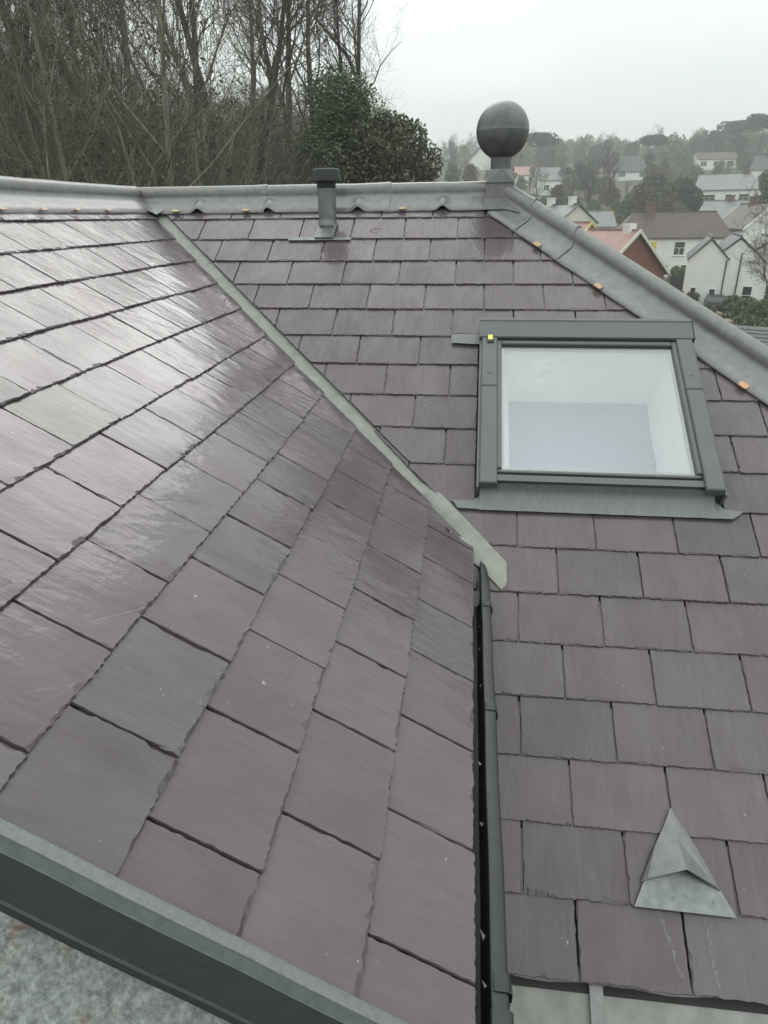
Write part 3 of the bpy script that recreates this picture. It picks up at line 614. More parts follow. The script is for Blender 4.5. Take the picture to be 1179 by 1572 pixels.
# spacer line and plastered reveal of the light shaft, blue-grey blind at its foot
for (xa, xb, sa, sb) in ((px0 + .001, px0 + .010, ps0, ps1), (px1 - .010, px1 - .001, ps0, ps1), (px0 + .010, px1 - .010, ps0, ps0 + .009), (px0 + .010, px1 - .010, ps1 - .009, ps1)):
    SK(xa, xb, sa, sb, PN - .016, PN - .006).build('glazing_spacer', 'lead_bright', skylight)
D = 0.27
b = MB()
c_t = [(px0 - .006, ps0 - .01), (px1 + .006, ps0 - .01), (px1 + .006, ps1 + .006), (px0 - .006, ps1 + .006)]
tops = [A(x_, s_, PN - .017) for x_, s_ in c_t]; bots = [A(x_ + (.06 if i in (0, 3) else -.02), s_, -D) for i, (x_, s_) in enumerate(c_t)]
b.add(tops + bots, [(0, 4, 5, 1), (1, 5, 6, 2), (2, 6, 7, 3), (3, 7, 4, 0)]); b.build('reveal', 'white_in', skylight)
b = MB(); b.prism([A(px0 - .05, ps0 - .06, -D - .004), A(px1 + .05, ps0 - .06, -D - .004), A(px1 + .05, ps1 + .05, -D - .004), A(px0 - .05, ps1 + .05, -D - .004)], -nA * .02); b.build('blind', 'blind', skylight)
# bottom apron flashing with wings, little side tabs at the top
rows = []
for t, nn, sv in ((0, .050, s0 + .024), (.15, .030, s0 + .016), (.3, .012, s0 - .002), (1, .0075, s0 - .056)):
    rows.append([A(xx, sv, nn + .0008 * math.sin(xx * 60)) for xx in np.linspace(x0 + .012, x1 - .03, 30)])
b = MB(); b.grid(rows[::-1]); b.build('apron_flashing', 'cladding_light', skylight, True)
b = MB(); b.prism([A(x1 - .03, s0 - .056, .0065), A(x1 + .022, s0 - .056, .0065), A(x1 + .058, s0 - .026, .0065), A(x1 - .0, s0 - .020, .0065), A(x1 - .03, s0 + .02, .0065)], nA * .0018); b.build('apron_wing', 'cladding_light', skylight)
b = MB(); b.prism([A(x0 + .012, s0 - .054, .0065), A(x0 + .012, s0 + .0, .0065), A(x0 - .01, s0 - .02, .0065), A(x0 - .078, s0 - .020, .0065), A(x0 - .060, s0 - .052, .0065)][::-1], nA * .0018); b.build('apron_wing', 'cladding_light', skylight)
b = MB(); b.prism([A(x0 - .112, s1 - .065, .008), A(x0 - .03, s1 - .072, .008), A(x0 + .002, s1 - .072, .008), A(x0 + .002, s1 - .012, .008), A(x0 - .112, s1 - .015, .008)], nA * .0016); b.build('side_tab', 'cladding_light', skylight)
b = MB(); b.prism([A(x1 - .002, s1 - .125, .008), A(x1 + .055, s1 - .125, .008), A(x1 + .05, s1 - .075, .008), A(x1 - .002, s1 - .07, .008)], nA * .0016); b.build('side_tab', 'cladding_light', skylight)
bx_ = x0 + .028; bs = s1 - .125
SK(bx_, bx_ + .026, bs - .006, bs + .034, TOPN - .001, TOPN + .004).build('label_backing', 'black', skylight)
SK(bx_ + .003, bx_ + .021, bs + .006, bs + .032, TOPN + .0041, TOPN + .0052).build('yellow_sticker', 'sticker', skylight)

# ---- vent pipe
VX, VS = -0.689, 2.925
vz = A(VX, VS)[2]; vy = A(VX, VS)[1]
b = MB(); b.tube((VX, vy, vz - .06), (VX, vy, .128), .0435, .0430, 36); pipe = b.build('vent_pipe', 'lead_bright', house, label='grey metal vent pipe with black flared cap near the ridge'); autosmooth(pipe)
b = MB(); b.tube((VX, vy, .120), (VX, vy, .158), .0445, .0445, 36); autosmooth(b.build('collar', 'black', pipe))
b = MB(); b.lathe([(.062, .150), (.0735, .150), (.066, .198), (.060, .202), (.002, .206)], (VX, vy, 0), 18); b.build('cap', 'gutter', pipe, label='dark flared cap')
b = MB(); b.tube(A(VX, VS - .004, .000) + np.array([0, 0, -.01]), A(VX, VS, .0) + np.array([0, 0, .012]), .047, .0445, 32); autosmooth(b.build('weld_ring', 'lead_bright', pipe))
b = MB(); s_ = 17 * GA - .004; b.prism([A(VX - .048, s_, .0075), A(VX + .044, s_, .0075), A(VX + .05, VS + .02, .0075), A(VX - .04, VS + .02, .0075)], nA * .002); b.build('base_plate', 'lead_bright', pipe)
b = MB(); b.prism([A(-.862, s_ - .012, .0015), A(-.562, s_ - .012, .0015), A(-.562, s_ + .01, .0015), A(-.862, s_ + .01, .0015)], nA * .0016); b.build('plate_edge', 'lead_bright', pipe)

# ---- hooded slate vent
vc = np.array([0.564, 0.166])
b = MB(); b.prism([A(0.561, 0.392, .0085), A(0.448, 0.163, .0085), A(0.680, 0.160, .0085)], nA * .0022); hv = b.build('hood_vent', 'lead_bright', house, label='small triangular metal hood vent low on the slates')
def hvp(dx, ds, n): return A(0.562 + dx, 0.166 + ds, .0105 + n)
# raised hood with two shoulders, ridge and overhanging mouth
ap, pk = hvp(0, .222, 0), hvp(.004, .080, .052)
Ls, Rs = hvp(-.094, .050, .002), hvp(.090, .046, .002)
Lu, Ru = hvp(-.080, .058, .012), hvp(.078, .054, .012)
b = MB(); b.add([ap, hvp(-.05, .135, .001), Ls, Lu, hvp(-.034, .128, .012), pk, hvp(.0, .150, .021), Ru, hvp(.036, .126, .012), Rs, hvp(.052, .132, .001)],
               [(0, 1, 4), (1, 2, 3, 4), (0, 4, 6), (4, 3, 5, 6), (0, 6, 8), (6, 5, 7, 8), (0, 8, 10), (8, 7, 9, 10)])
pk2 = hvp(.004, .082, .036)
b.add([Ls, Lu, pk, pk2, Rs, Ru, hvp(0, .088, .001)], [(0, 3, 2, 1), (3, 4, 5, 2), (0, 6, 3), (6, 4, 3)])
b.build('hood', 'lead', hv)
b = MB(); b.add([hvp(-.084, .0535, .0012), hvp(.004, .0845, .0012), hvp(.082, .050, .0012), hvp(.004, .0795, .030)], [(0, 1, 3), (1, 2, 3)]); b.build('hood_mouth_shade', 'black', hv)  # black faces that paint the shade inside the hood's opening
for dx in (-.075, .072, -.02):
    b = MB(); b.tube(hvp(dx, .022, -.001), hvp(dx, .022, .0012), .005, .004, 12); b.build('rivet', 'lead_bright', hv)
def runs(pts, wd, n=.0006):   # thin run-off mark lying on the slates
    mb = MB(); r_ = random.Random(3); L_, R_ = [], []
    for x_, s_ in pts:
        kf = s_ / GA; loc = -(kf - math.floor(kf)) * (TK + .0009); h = n + loc + .0012
        wv = wd * r_.uniform(.35, 1.5); x_ = x_ + r_.uniform(-.0022, .0022); L_.append(A(x_ - wv, s_, h)); R_.append(A(x_ + wv, s_, h))
    mb.grid([L_, R_]); return mb
runs([(x_, s_) for x_, s_ in zip(np.linspace(.508, .540, 15), np.linspace(.160, .030, 15))], .0034).build('lime_run', 'stain', hv)
runs([(x_, s_) for x_, s_ in zip(np.linspace(.610, .618, 15), np.linspace(.158, .018, 15))], .0034).build('lime_run', 'stain', hv)
# chalk mark on a slate near the ridge
b = MB(); pr = None
cx_, cs_ = -.452, 17 * GA + .062
for t in np.linspace(0, 6.2, 26):
    pt = A(cx_ + .022 * math.cos(t) + .006 * math.sin(3 * t), cs_ + .016 * math.sin(t * .9 + .4), -.0017)
    if pr is not None: b.tube(pr, pt, .0022, .0022, 4, False)
    pr = pt
b.build('chalk_mark', 'chalk', slopeA)

# ---- verge trim of the wing, with folded face and stained sheet below it
def vt(y, s, n): return B(y, s, n)
b = MB(); prof = [(.522, .003), (.521, .009), (.519, .010), (.507, .0105), (.504, .0095), (.5025, .004), (.508, .003)]
def sweepB(prof, s0, s1, nseg=24):
    rows = []
    for s_ in np.linspace(s0, s1, nseg): rows.append([B(y_ + .0008 * math.sin(s_ * 23), s_, n_) for y_, n_ in prof])
    return MB().grid(rows)
tr = sweepB(prof, -.12, 1.98).build('verge_trim', 'zinc', house, label='zinc edge trim along the verge of the glossy wing'); autosmooth(tr, 30)
sweepB([(.503, .006), (.4985, -.008), (.4975, -.010)], -.12, 1.98).build('drip_fold', 'zinc_dark', tr)
sweepB([(.4975, -.010), (.4970, -.012), (.4800, -.058), (.4770, -.060), (.4755, -.072)], -.12, 1.98).build('folded_face', 'green_face', tr)
rows = []
for s_ in np.linspace(-.3, 1.9, 60):
    rows.append([B(y_, s_, -.0715 - (.4755 - y_) * .05 + .0025 * mnoise.noise(Vector((s_ * 5, y_ * 5, 0)))) for y_ in np.linspace(.4760, -.55, 60)])
b = MB(); b.grid(rows[::-1]); b.build('stained_sheet', 'sheet', house, True, label='stained galvanised sheet with rust spots below the verge')

# ---- lead apron below the lowest slates of slope A
rows = []
for x_ in np.linspace(-.02, 2.6, 60): rows.append([A(x_, s_, n_ + .0015 * mnoise.noise(Vector((x_ * 4, s_ * 9, 1)))) for s_, n_ in ((.03, -.020), (-.02, -.022), (-.10, -.024), (-.20, -.026), (-.21, -.05))])
b = MB(); b.grid(rows); ap_ = b.build('eaves_flashing', 'trough', house, True, label='pale metal flashing under the lowest slate course')
for xx in (0.335, 1.35):
    b = MB(); b.box(xx, xx + .030, -.205, .012, -.026, -.010, T=lambda p: A(*p)); b.build('joint_strip', 'lead', ap_)

# ---- walls below (rendered), under eaves
b = MB(); zt = OA[2] - .16
b.box(-3.9, 2.55, 1.12, 6.0, GZ, zt)
b.build('wall', 'render_w', house)
b = MB(); b.prism([(-3.3, 0.50, GZ), (0.0, 0.50, GZ), (0.0, 0.50, OB[2] - .06), (RX, 0.50, RZ - .16), (-3.3, 0.50, RZ - .16 - 1.59 * TB)], (0, 3.0, 0))
b.build('wall', 'render_w', house)
b = MB(); b.box(.004, .022, .5, 1.93, OB[2] - .22, OB[2] - .022); b.build('fascia', 'drain', house)

# ------------------------------------------------------------------ trees
def tubes_np(segs, n):
    """segs: array (k, 8) p0 p1 r0 r1 -> verts, faces"""
    S = np.array(segs, float); p0, p1, r0, r1 = S[:, :3], S[:, 3:6], S[:, 6:7], S[:, 7:8]
    d = p1 - p0; d /= np.linalg.norm(d, axis=1, keepdims=True) + 1e-9
    ref = np.where(np.abs(d[:, 2:3]) < .9, [[0, 0, 1.0]], [[1.0, 0, 0]]); a_ = np.cross(d, ref); a_ /= np.linalg.norm(a_, axis=1, keepdims=True); c_ = np.cross(d, a_)
    V = []
    for p, r in ((p0, r0), (p1, r1)):
        for k in range(n):
            t = 2 * math.pi * k / n; V.append(p + r * (math.cos(t) * a_ + math.sin(t) * c_))
    V = np.stack(V, 1); m = len(S); base = (np.arange(m) * 2 * n)[:, None]
    Fq = np.concatenate([base + np.array([[k, (k + 1) % n, n + (k + 1) % n, n + k]]) for k in range(n)], 0)
    return V.reshape(-1, 3), Fq
def np_mesh(name, parts, m):
    V = np.concatenate([p[0] for p in parts]); Fs = []; o = 0
    for v, f in parts: Fs.append(f + o); o += len(v)
    Fq = np.concatenate(Fs); me = bpy.data.meshes.new(name)
    me.vertices.add(len(V)); me.vertices.foreach_set('co', V.astype(np.float32).ravel())
    me.loops.add(Fq.size); me.loops.foreach_set('vertex_index', Fq.astype(np.int32).ravel())
    me.polygons.add(len(Fq)); me.polygons.foreach_set('loop_start', np.arange(0, Fq.size, Fq.shape[1], dtype=np.int32))
    me.materials.append(M[m]); me.update(calc_edges=True); me.validate(); return me
def grow(seed, H, r0, levels=4, lean=0.1, spread=0.8, kids=(7, 6, 5, 4), upness=0.35, low=0.3, curl=0.22):
    R = np.random.default_rng(seed); segs = []; tips = []
    def br(p, d, Ln, r, lev):
        n = 6 if lev == 0 else (5 if lev == 1 else (4 if lev == 2 else 3)); st = Ln / n; pts = [p]; rr = r
        for i in range(n):
            d = d + R.normal(0, curl * (0.5 if lev == 0 else 1), 3) + np.array([0, 0, upness * .22 * (lev > 0)]); d /= np.linalg.norm(d)
            q = p + d * st; r2 = max(r * (1 - (i + 1) / n * (.68 if lev == 0 else .8)), .004)
            segs.append((*p, *q, rr, r2, lev)); f = (i + 1) / n
            if lev < levels and f > (low if lev == 0 else .2):
                c = kids[min(lev, len(kids) - 1)] / n; k = int(c) + (R.random() < c - int(c))
                for _ in range(k):
                    ax = R.normal(0, 1, 3); ax -= ax @ d * d; ax /= np.linalg.norm(ax) + 1e-9
                    ang = R.uniform(.45, 1.0) * spread; dd = d * math.cos(ang) + ax * math.sin(ang); dd[2] += upness * .4; dd /= np.linalg.norm(dd)
                    br(p + (q - p) * R.random(), dd, Ln * R.uniform(.42, .68) * (1.15 - .5 * f if lev == 0 else 1), max(r2 * (R.uniform(.32, .56) if lev == 0 else R.uniform(.45, .7)), .005), lev + 1)
            p = q; rr = r2
        if lev >= levels - 1: tips.append(p)
    br(np.zeros(3), np.array([R.normal(0, lean), R.normal(0, lean), 1.0]), H, r0, 0)
    return np.array(segs), np.array(tips)
def leaves_np(C, size, rnd, aspect=1.6, flat=0.0):
    C = np.asarray(C); n = len(C); a_ = rnd.normal(0, 1, (n, 3)); a_[:, 2] *= 1 - flat; a_ /= np.linalg.norm(a_, axis=1, keepdims=True)
    t = rnd.normal(0, 1, (n, 3)); b_ = np.cross(a_, t); b_ /= np.linalg.norm(b_, axis=1, keepdims=True)
    s_ = (size * rnd.uniform(.55, 1.35, n))[:, None]; V = np.stack([C - a_ * s_ * aspect * .5, C - b_ * s_ * .5, C + a_ * s_ * aspect * .5, C + b_ * s_ * .5], 1).reshape(-1, 3)
    return V, np.arange(4 * n).reshape(n, 4)
def clumps(rnd, n, ctrs, radii, shell=.55):
    k = rnd.integers(0, len(ctrs), n); d = rnd.normal(0, 1, (n, 3)); d /= np.linalg.norm(d, axis=1, keepdims=True)
    rr = shell + (1 - shell) * rnd.random(n) ** .7; return np.array(ctrs)[k] + d * (rr[:, None] * np.array(radii)[k])
KIND = {}
def bare_variant(key, seed, H, r0, tm='bark', cm='twig', leaf=0, leafm=None, tw=1.0, **kw):
    S, tips = grow(seed, H, r0, **kw); S = S[np.hypot(S[:, 3], S[:, 4]) < H * (.46 if H > 5 else .6)]; thick = S[:, 8] <= 1
    trunk = np_mesh('trunk', [tubes_np(S[thick][:, :8], 7)], tm); T = S[~thick][:, :8].copy(); T[:, 6:8] = np.maximum(T[:, 6:8] * tw, .006 * tw)
    parts = [('trunk', trunk), ('crown', np_mesh('crown', [tubes_np(T, 3)], cm))]
    if leaf:
        rnd = np.random.default_rng(seed + 9); idx = rnd.integers(0, len(T), leaf); C = T[idx, 3:6] + rnd.normal(0, .08, (leaf, 3))
        parts.append(('foliage', np_mesh('foliage', [leaves_np(C, .055, rnd)], leafm)))
    KIND[key] = parts
def leafy_variant(key, seed, H, W, n, size, lm, tm='bark', lobes=14, base=.1, flat=False, shell=.5):
    rnd = np.random.default_rng(seed); ctr, rad = [], []
    for i in range(lobes):
        t = rnd.random() if not flat else rnd.uniform(.68, .95); hz = base + (1 - base) * t; wr = W * .5 * math.sqrt(max(.08, 1 - (abs(t - .35) / .75) ** 2.2))
        if flat: wr = W * .5
        an = rnd.uniform(0, 6.28); q = rnd.uniform(.2, .8) * wr; R_ = rnd.uniform(.2, .36) * W; zz = max(hz * H - R_ * .3, R_ * .5)
        ctr.append((q * math.cos(an), q * math.sin(an), zz)); rad.append((R_, R_, R_ * (.45 if flat else rnd.uniform(.8, 1.25))))
    C = clumps(rnd, n, ctr, rad, shell); S, _ = grow(seed, H * .8, H * .022 + .04, levels=2, kids=(6, 3), spread=.9); S[:, :6] *= 1
    far = (np.hypot(S[:, 3], S[:, 4]) > W * .33) | (S[:, 5] > H * .72); S = S[~far]
    KIND[key] = [('trunk', np_mesh('trunk', [tubes_np(S[:, :8], 6)], tm)), ('crown', np_mesh('crown', [leaves_np(C, size, rnd)], lm))]
bare_variant('bare_a', 11, 13.0, .24, tw=1.5, levels=4, kids=(11, 6, 5, 4), spread=.75, low=.25)
bare_variant('bare_b', 12, 14.0, .26, tw=1.5, levels=4, kids=(10, 7, 5, 4), spread=.9, low=.3)
bare_variant('bare_c', 13, 12.0, .19, tw=1.5, levels=4, kids=(12, 6, 5, 4), spread=.65, low=.2, lean=.18)
bare_variant('mossy_a', 14, 13.0, .10, 'bark_green', 'twig_green', 2600, 'olive', levels=4, kids=(11, 6, 5, 4), spread=.8, low=.15)
bare_variant('mossy_b', 15, 12.0, .085, 'bark_green', 'twig_green', 3200, 'olive', levels=4, kids=(12, 7, 5, 3), spread=.95, low=.12, lean=.15)
bare_variant('spread', 16, 9.0, .20, 'bark', 'twig', 0, None, levels=4, kids=(11, 8, 5, 4), spread=1.05, low=.25, upness=.3, lean=.2, curl=.3)
bare_variant('far_bare', 17, 9.0, .22, 'bark', 'twig', 1800, 'brown_leaf', tw=2.6, levels=3, kids=(14, 9, 7), spread=.9, low=.2)
bare_variant('scrub', 18, 4.2, .05, 'bark_green', 'twig_green', 1100, 'brown_leaf', levels=4, kids=(16, 7, 5, 3), spread=1.05, low=.05, upness=.3)
bare_variant('roadside', 19, 9.0, .16, 'bark', 'twig_green', 5200, 'olive', tw=1.7, levels=4, kids=(12, 8, 5, 3), spread=1.1, low=.2, upness=.25)
leafy_variant('ivy_tree', 21, 8.5, 4.2, 34000, .085, 'ivy', lobes=26, base=.08, shell=.45)
leafy_variant('evergreen_bush', 22, 4.6, 3.8, 20000, .095, 'holly', lobes=18, base=.05)
leafy_variant('evergreen', 23, 8.0, 6.5, 4200, .42, 'pine', lobes=16)
leafy_variant('round_tree', 24, 8.5, 7.0, 4200, .40, 'brown_leaf', lobes=17)
leafy_variant('green_tree', 25, 7.0, 6.0, 4200, .36, 'ivy', lobes=16)
leafy_variant('olive_tree', 26, 8.0, 6.0, 4200, .36, 'olive', lobes=16)
leafy_variant('umbrella_pine', 27, 11.0, 9.5, 3600, .38, 'pine', lobes=13, base=.6, flat=True)
leafy_variant('golden_tree', 28, 5.5, 3.0, 2200, .24, 'gold', lobes=10, base=.3)
NAMES = dict(bare_a='bare_tree', bare_b='bare_tree', bare_c='bare_tree', mossy_a='mossy_tree', mossy_b='mossy_tree', spread='bare_tree', roadside='olive_tree', far_bare='bare_tree', scrub='scrub_bush',
             ivy_tree='ivy_clad_tree', evergreen_bush='evergreen_bush', evergreen='evergreen_tree', round_tree='brown_tree', green_tree='green_tree', olive_tree='olive_tree', umbrella_pine='pine_tree', golden_tree='golden_tree')
CATS = dict(scrub='bush', evergreen_bush='bush')
def plant(key, px, r, label, group=None, scale=1.0, rot=0.0, dz=0.0, sz=None, loc=None):
    x_, y_ = loc if loc else heading(px, r)
    o = bpy.data.objects.new(NAMES[key], None); o.location = (x_, y_, gz(x_, y_) - .15 + dz); o.rotation_euler = (0, 0, rot); o.scale = (scale, scale, sz or scale)
    o.empty_display_size = .5; sc.collection.objects.link(o); o['label'] = label; o['category'] = CATS.get(key, 'tree')
    if group: o['group'] = group
    for nm, me in KIND[key]:
        c = bpy.data.objects.new(nm, me); sc.collection.objects.link(c); c.parent = o
    return o
tr_ = random.Random(5)
# woods above the left hand ridge
for px, r, key, s_ in ((78, 15.5, 'mossy_a', 1.0), (205, 17.0, 'mossy_a', .98), (10, 18, 'mossy_b', 1.1), (130, 21, 'mossy_a', 1.05), (-70, 17, 'mossy_a', 1.0), (-150, 20, 'mossy_b', 1.1)):
    plant(key, px, r, 'slender mossy green tree standing close behind the wing ridge', 'mossy trees behind the wing ridge', s_ * .86, tr_.uniform(0, 6.28) + (math.pi if px == 205 else 0))
for px, r, key, s_ in ((300, 27, 'bare_a', .98), (345, 31, 'bare_b', 1.0), (395, 27, 'bare_c', 1.03), (440, 33, 'bare_a', .96), (500, 31, 'bare_a', .92), (470, 38, 'bare_c', .95), (260, 24, 'bare_c', 1.0),
                       (170, 28, 'bare_b', 1.05), (100, 27, 'bare_a', 1.05), (40, 25, 'bare_c', 1.1), (-10, 29, 'bare_b', 1.1), (230, 35, 'bare_a', 1.0), (320, 40, 'bare_b', .95), (390, 42, 'bare_a', .9), (60, 36, 'bare_b', 1.0), (150, 40, 'bare_a', 1.0),
                       (-60, 24, 'bare_b', 1.1), (-120, 30, 'bare_a', 1.1), (280, 47, 'bare_c', 1.0), (430, 50, 'bare_b', .9), (0, 46, 'bare_a', 1.0), (-200, 26, 'bare_b', 1.1)):
    plant(key, px, r, 'tall dark leafless tree in the wood behind the ridges', 'leafless trees in the wood', s_ * .74, tr_.uniform(0, 6.28) + (2.4 if px >= 430 else 0))
for i in range(10):
    px = -60 + i * 36 + tr_.uniform(-12, 12); plant('mossy_b' if i % 2 and px < 200 else 'mossy_a', px, tr_.uniform(16, 24), 'thin mossy sapling among the scrub behind the wing ridge', 'saplings among the scrub', tr_.uniform(.42, .6), tr_.uniform(0, 6.28), sz=tr_.uniform(.5, .72))
plant('bare_a', 556, 32, 'leafless tree spreading its branches over the ivy-clad tree', None, .60, 1.0, dz=1.0)
plant('bare_c', 520, 34, 'smaller leafless tree rising directly behind the ivy-clad tree', None, .66, 2.0, dz=.6)
plant('spread', 578, 34, 'low spreading leafless tree between the ivy-clad tree and the evergreen bush', None, .66, 1.2, dz=1.5)
plant('ivy_tree', 535, 27, 'dense dark green ivy-clad tree at the end of the wood', None, .84, .6, sz=.58)
plant('evergreen_bush', 608, 28, 'low dark evergreen bush at the foot of the ivy-clad tree, towards the ball finial', None, .80, 1.1, sz=.80)
plant('evergreen_bush', 578, 25, 'yellowish green evergreen bush directly beside the ivy-clad tree', None, .85, 3.1)
for i in range(34):
    px = -180 + i * 20.5 + tr_.uniform(-12, 12); r = tr_.choice((17, 20, 23, 27, 31)) + tr_.uniform(-1.5, 1.5)
    if px > 540: r = max(r, 29)
    plant('scrub', px, r, 'tangled brown and olive scrub bush under the leafless trees', 'scrub under the leafless trees', tr_.uniform(.6, 1.05) * (1.0 if px < 440 else .7), tr_.uniform(0, 6.28))
# brush that reads as one mass between the trunks
rnd = np.random.default_rng(77); px_ = rnd.uniform(-260, 600, 52000); rr = rnd.uniform(22, 58, 52000)
D_ = np.array([heading(p, q) for p, q in zip(px_, rr)]); hh = rnd.random(52000) ** 1.5 * np.interp(px_, [-200, 200, 330, 480, 600], [4.2, 3.2, 2.2, 2.0, 1.4]) * (1 + .35 * np.sin(px_ * .05) * np.cos(rr * .7))
C = np.stack([D_[:, 0], D_[:, 1], ground_z(D_[:, 0], D_[:, 1]) + hh], 1)
o = bpy.data.objects.new('undergrowth', np_mesh('undergrowth', [leaves_np(C[:26000], .085, rnd, 3.0)], 'brown_leaf')); put(o, None, kind='stuff', label='brown undergrowth filling the wood behind the ridges', category='undergrowth')
seg = np.concatenate([C[26000:], C[26000:] + rnd.normal(0, .55, (26000, 3)) + np.array([0, 0, .35]), np.full((26000, 1), .009), np.full((26000, 1), .004)], 1)
o2 = bpy.data.objects.new('undergrowth', np_mesh('undergrowth', [tubes_np(seg, 3)], 'twig_green')); put(o2, None, kind='stuff', label='thin olive brushwood between the trunks of the wood', category='undergrowth')

# ------------------------------------------------------------------ town on the hillside
def house_b(name, label, px, r, rot, w_, d, he, hr, wm, rm, wins=(), chims=(), hip=(0, 0), group=None, oh=.25, verge=None, pipes=(), extra=None, loc=None, base=None, doors=()):
    x_, y_ = loc if loc else heading(px, r); z0 = gz(x_, y_) - .3 if base is None else base
    h = empty(name, (x_, y_, z0), label=label, category='house')
    if group: h['group'] = group
    ca, sa = math.cos(math.radians(rot)), math.sin(math.radians(rot)); O = np.array([x_, y_, z0])
    T = lambda p: O + np.array([p[0] * ca - p[1] * sa, p[0] * sa + p[1] * ca, p[2]])
    hw, hd_ = w_ / 2, d / 2; b = MB(); zt = -.12
    if hip[0] == 0 and hip[1] == 0: b.prism([(-hw, -hd_, -1), (-hw, hd_, -1), (-hw, hd_, he), (-hw, 0, hr + zt), (-hw, -hd_, he)][::-1], (w_, 0, 0), T)
    else:
        b.box(-hw, hw, -hd_, hd_, -1, he, T)
    b.build('wall', wm, h)
    k = (hr - he) / hd_; ov = oh; b = MB(); th = .14
    xl, xr = -hw - (ov if not hip[0] else ov), hw + ov
    rl, rr_ = -hw - (ov if not hip[0] else -hip[0]), hw + (ov if not hip[1] else -hip[1])
    for sg in (-1, 1):
        q = [(xl, sg * (hd_ + ov), he - k * ov), (xr, sg * (hd_ + ov), he - k * ov), (rr_, 0, hr), (rl, 0, hr)]
        q = q if sg < 0 else q[::-1]; b.prism(q, (0, 0, th), T)
    for side, hp in ((-1, hip[0]), (1, hip[1])):
        if hp:
            xe, xk = (xl, rl) if side < 0 else (xr, rr_)
            q = [(xe, -hd_ - ov, he - k * ov), (xk, 0, hr), (xe, hd_ + ov, he - k * ov)]; b.prism(q if side < 0 else q[::-1], (0, 0, th), T)
    roof = b.build('roof', rm, h)
    b = MB(); b.box(min(rl, rr_) , max(rl, rr_), -.09, .09, hr + th - .05, hr + th + .09, T); b.build('ridge_tiles', rm, roof)
    def face(f, u, z, n):
        if f == 'S': return (u, -hd_ - n, z)
        if f == 'N': return (-u, hd_ + n, z)
        if f == 'E': return (hw + n, u, z)
        return (-hw - n, -u, z)
    def fb(mb, f, u0, u1, z0_, z1, n0, n1):
        c = [face(f, u, z, n) for z in (z0_, z1) for u, n in ((u0, n1), (u1, n1), (u1, n0), (u0, n0))]; return mb.hexa([T(p) for p in c])
    for f, u, z, ww, wh in wins:
        mb = MB(); fr = .07
        for a0, a1, c0, c1 in ((u - ww / 2, u - ww / 2 + fr, z, z + wh), (u + ww / 2 - fr, u + ww / 2, z, z + wh), (u - ww / 2 + fr, u + ww / 2 - fr, z, z + fr), (u - ww / 2 + fr, u + ww / 2 - fr, z + wh - fr, z + wh), (u - ww / 2 + fr, u + ww / 2 - fr, z + wh * .52, z + wh * .52 + .05)):
            fb(mb, f, a0, a1, c0, c1, -.02, .05)
        if ww > 1.0: fb(mb, f, u - .03, u + .03, z + fr, z + wh * .52, -.02, .045)
        wo = mb.build('window', 'paint_w', h)
        fb(MB(), f, u - ww / 2 + .03, u + ww / 2 - .03, z + .03, z + wh - .03, -.03, .015).build('pane', 'glass_dark', wo)
        fb(MB(), f, u - ww / 2 - .08, u + ww / 2 + .08, z - .10, z, -.02, .12).build('sill', 'stone' if wm == 'brick' else 'paint_w', wo)
    for f, u, z, ww, wh in doors:
        do = fb(MB(), f, u - ww / 2, u + ww / 2, z, z + wh, -.02, .06).build('door', 'drain', h); fb(MB(), f, u + ww / 2 - .16, u + ww / 2 - .1, z + wh * .45, z + wh * .5, .06, .1).build('handle', 'lead_bright', do)
    for cxx, cyy, ch, cw in chims:
        mb = MB(); zb = hr - abs(cyy) * k - .5; mb.box(cxx - cw, cxx + cw, cyy - .35, cyy + .35, zb, hr + ch, T); mb.box(cxx - cw - .07, cxx + cw + .07, cyy - .42, cyy + .42, hr + ch, hr + ch + .14, T)
        co = mb.build('chimney', 'chimney' if wm != 'cream' else 'render_w', roof)
        mb = MB()
        for q in (-.5, .5): mb.tube(T((cxx + q * cw, cyy, hr + ch + .14)), T((cxx + q * cw, cyy, hr + ch + .55)), .13, .11, 10)
    for f, u, z0_, z1 in pipes:
        mb = MB(); mb.tube(T(face(f, u, z0_, .09)), T(face(f, u, z1, .09)), .06, .06, 8); mb.build('drainpipe', 'drain', h)
    if verge:
        for side in (-1, 1):
            for sg in (-1, 1):
                mb = MB(); xe = side * (hw + oh + .01); q = [(xe, sg * (hd_ + oh), he - k * oh - .08), (xe, 0, hr - .05), (xe, 0, hr + .22), (xe, sg * (hd_ + oh), he - k * oh + .20)]
                mb.prism(q if sg * side > 0 else q[::-1], (side * .12, 0, 0), T); mb.build('barge_board', verge, roof)
    if extra: extra(h, T)
    return h
def brick_extra(h, T):
    MB().box(1.2, 2.2, 2.0, 2.5, 4.4, 7.2, T).build('yellow_board', 'yellow', h)
    MB().box(1.4, 2.2, -.3, .3, 7.4, 8.5, T).build('chimney', 'render_w', h)
    MB().box(-2.2, -.6, -2.9, -1.7, 5.2, 6.3, T).build('dormer', 'brick', h)
house_b('white_house', 'long white house with brown tiled roof, its near end hidden by the brick gable', 1030, 100, -4, 13.5, 7, 4.7, 7.4, 'render_w', 'tile_brown',
        wins=[('S', .9, 2.6, 1.3, 1.6), ('S', -.6, .2, 1.0, 1.3), ('S', 1.8, .3, .9, 1.2), ('S', 6.0, 2.8, .9, 1.2)], chims=[(-2.6, -.6, 1.1, .5)], hip=(2.2, 1.4), pipes=[('S', 4.2, 0, 4.6)])
house_b('brick_house', 'red brick gable house with pink roof and cream barge boards', 944, 60, -60, 5.4, 6.4, 5.0, 7.9, 'brick', 'tile_pink', wins=[('E', .2, 1.6, 1.0, 1.2)], verge='cream', extra=brick_extra)
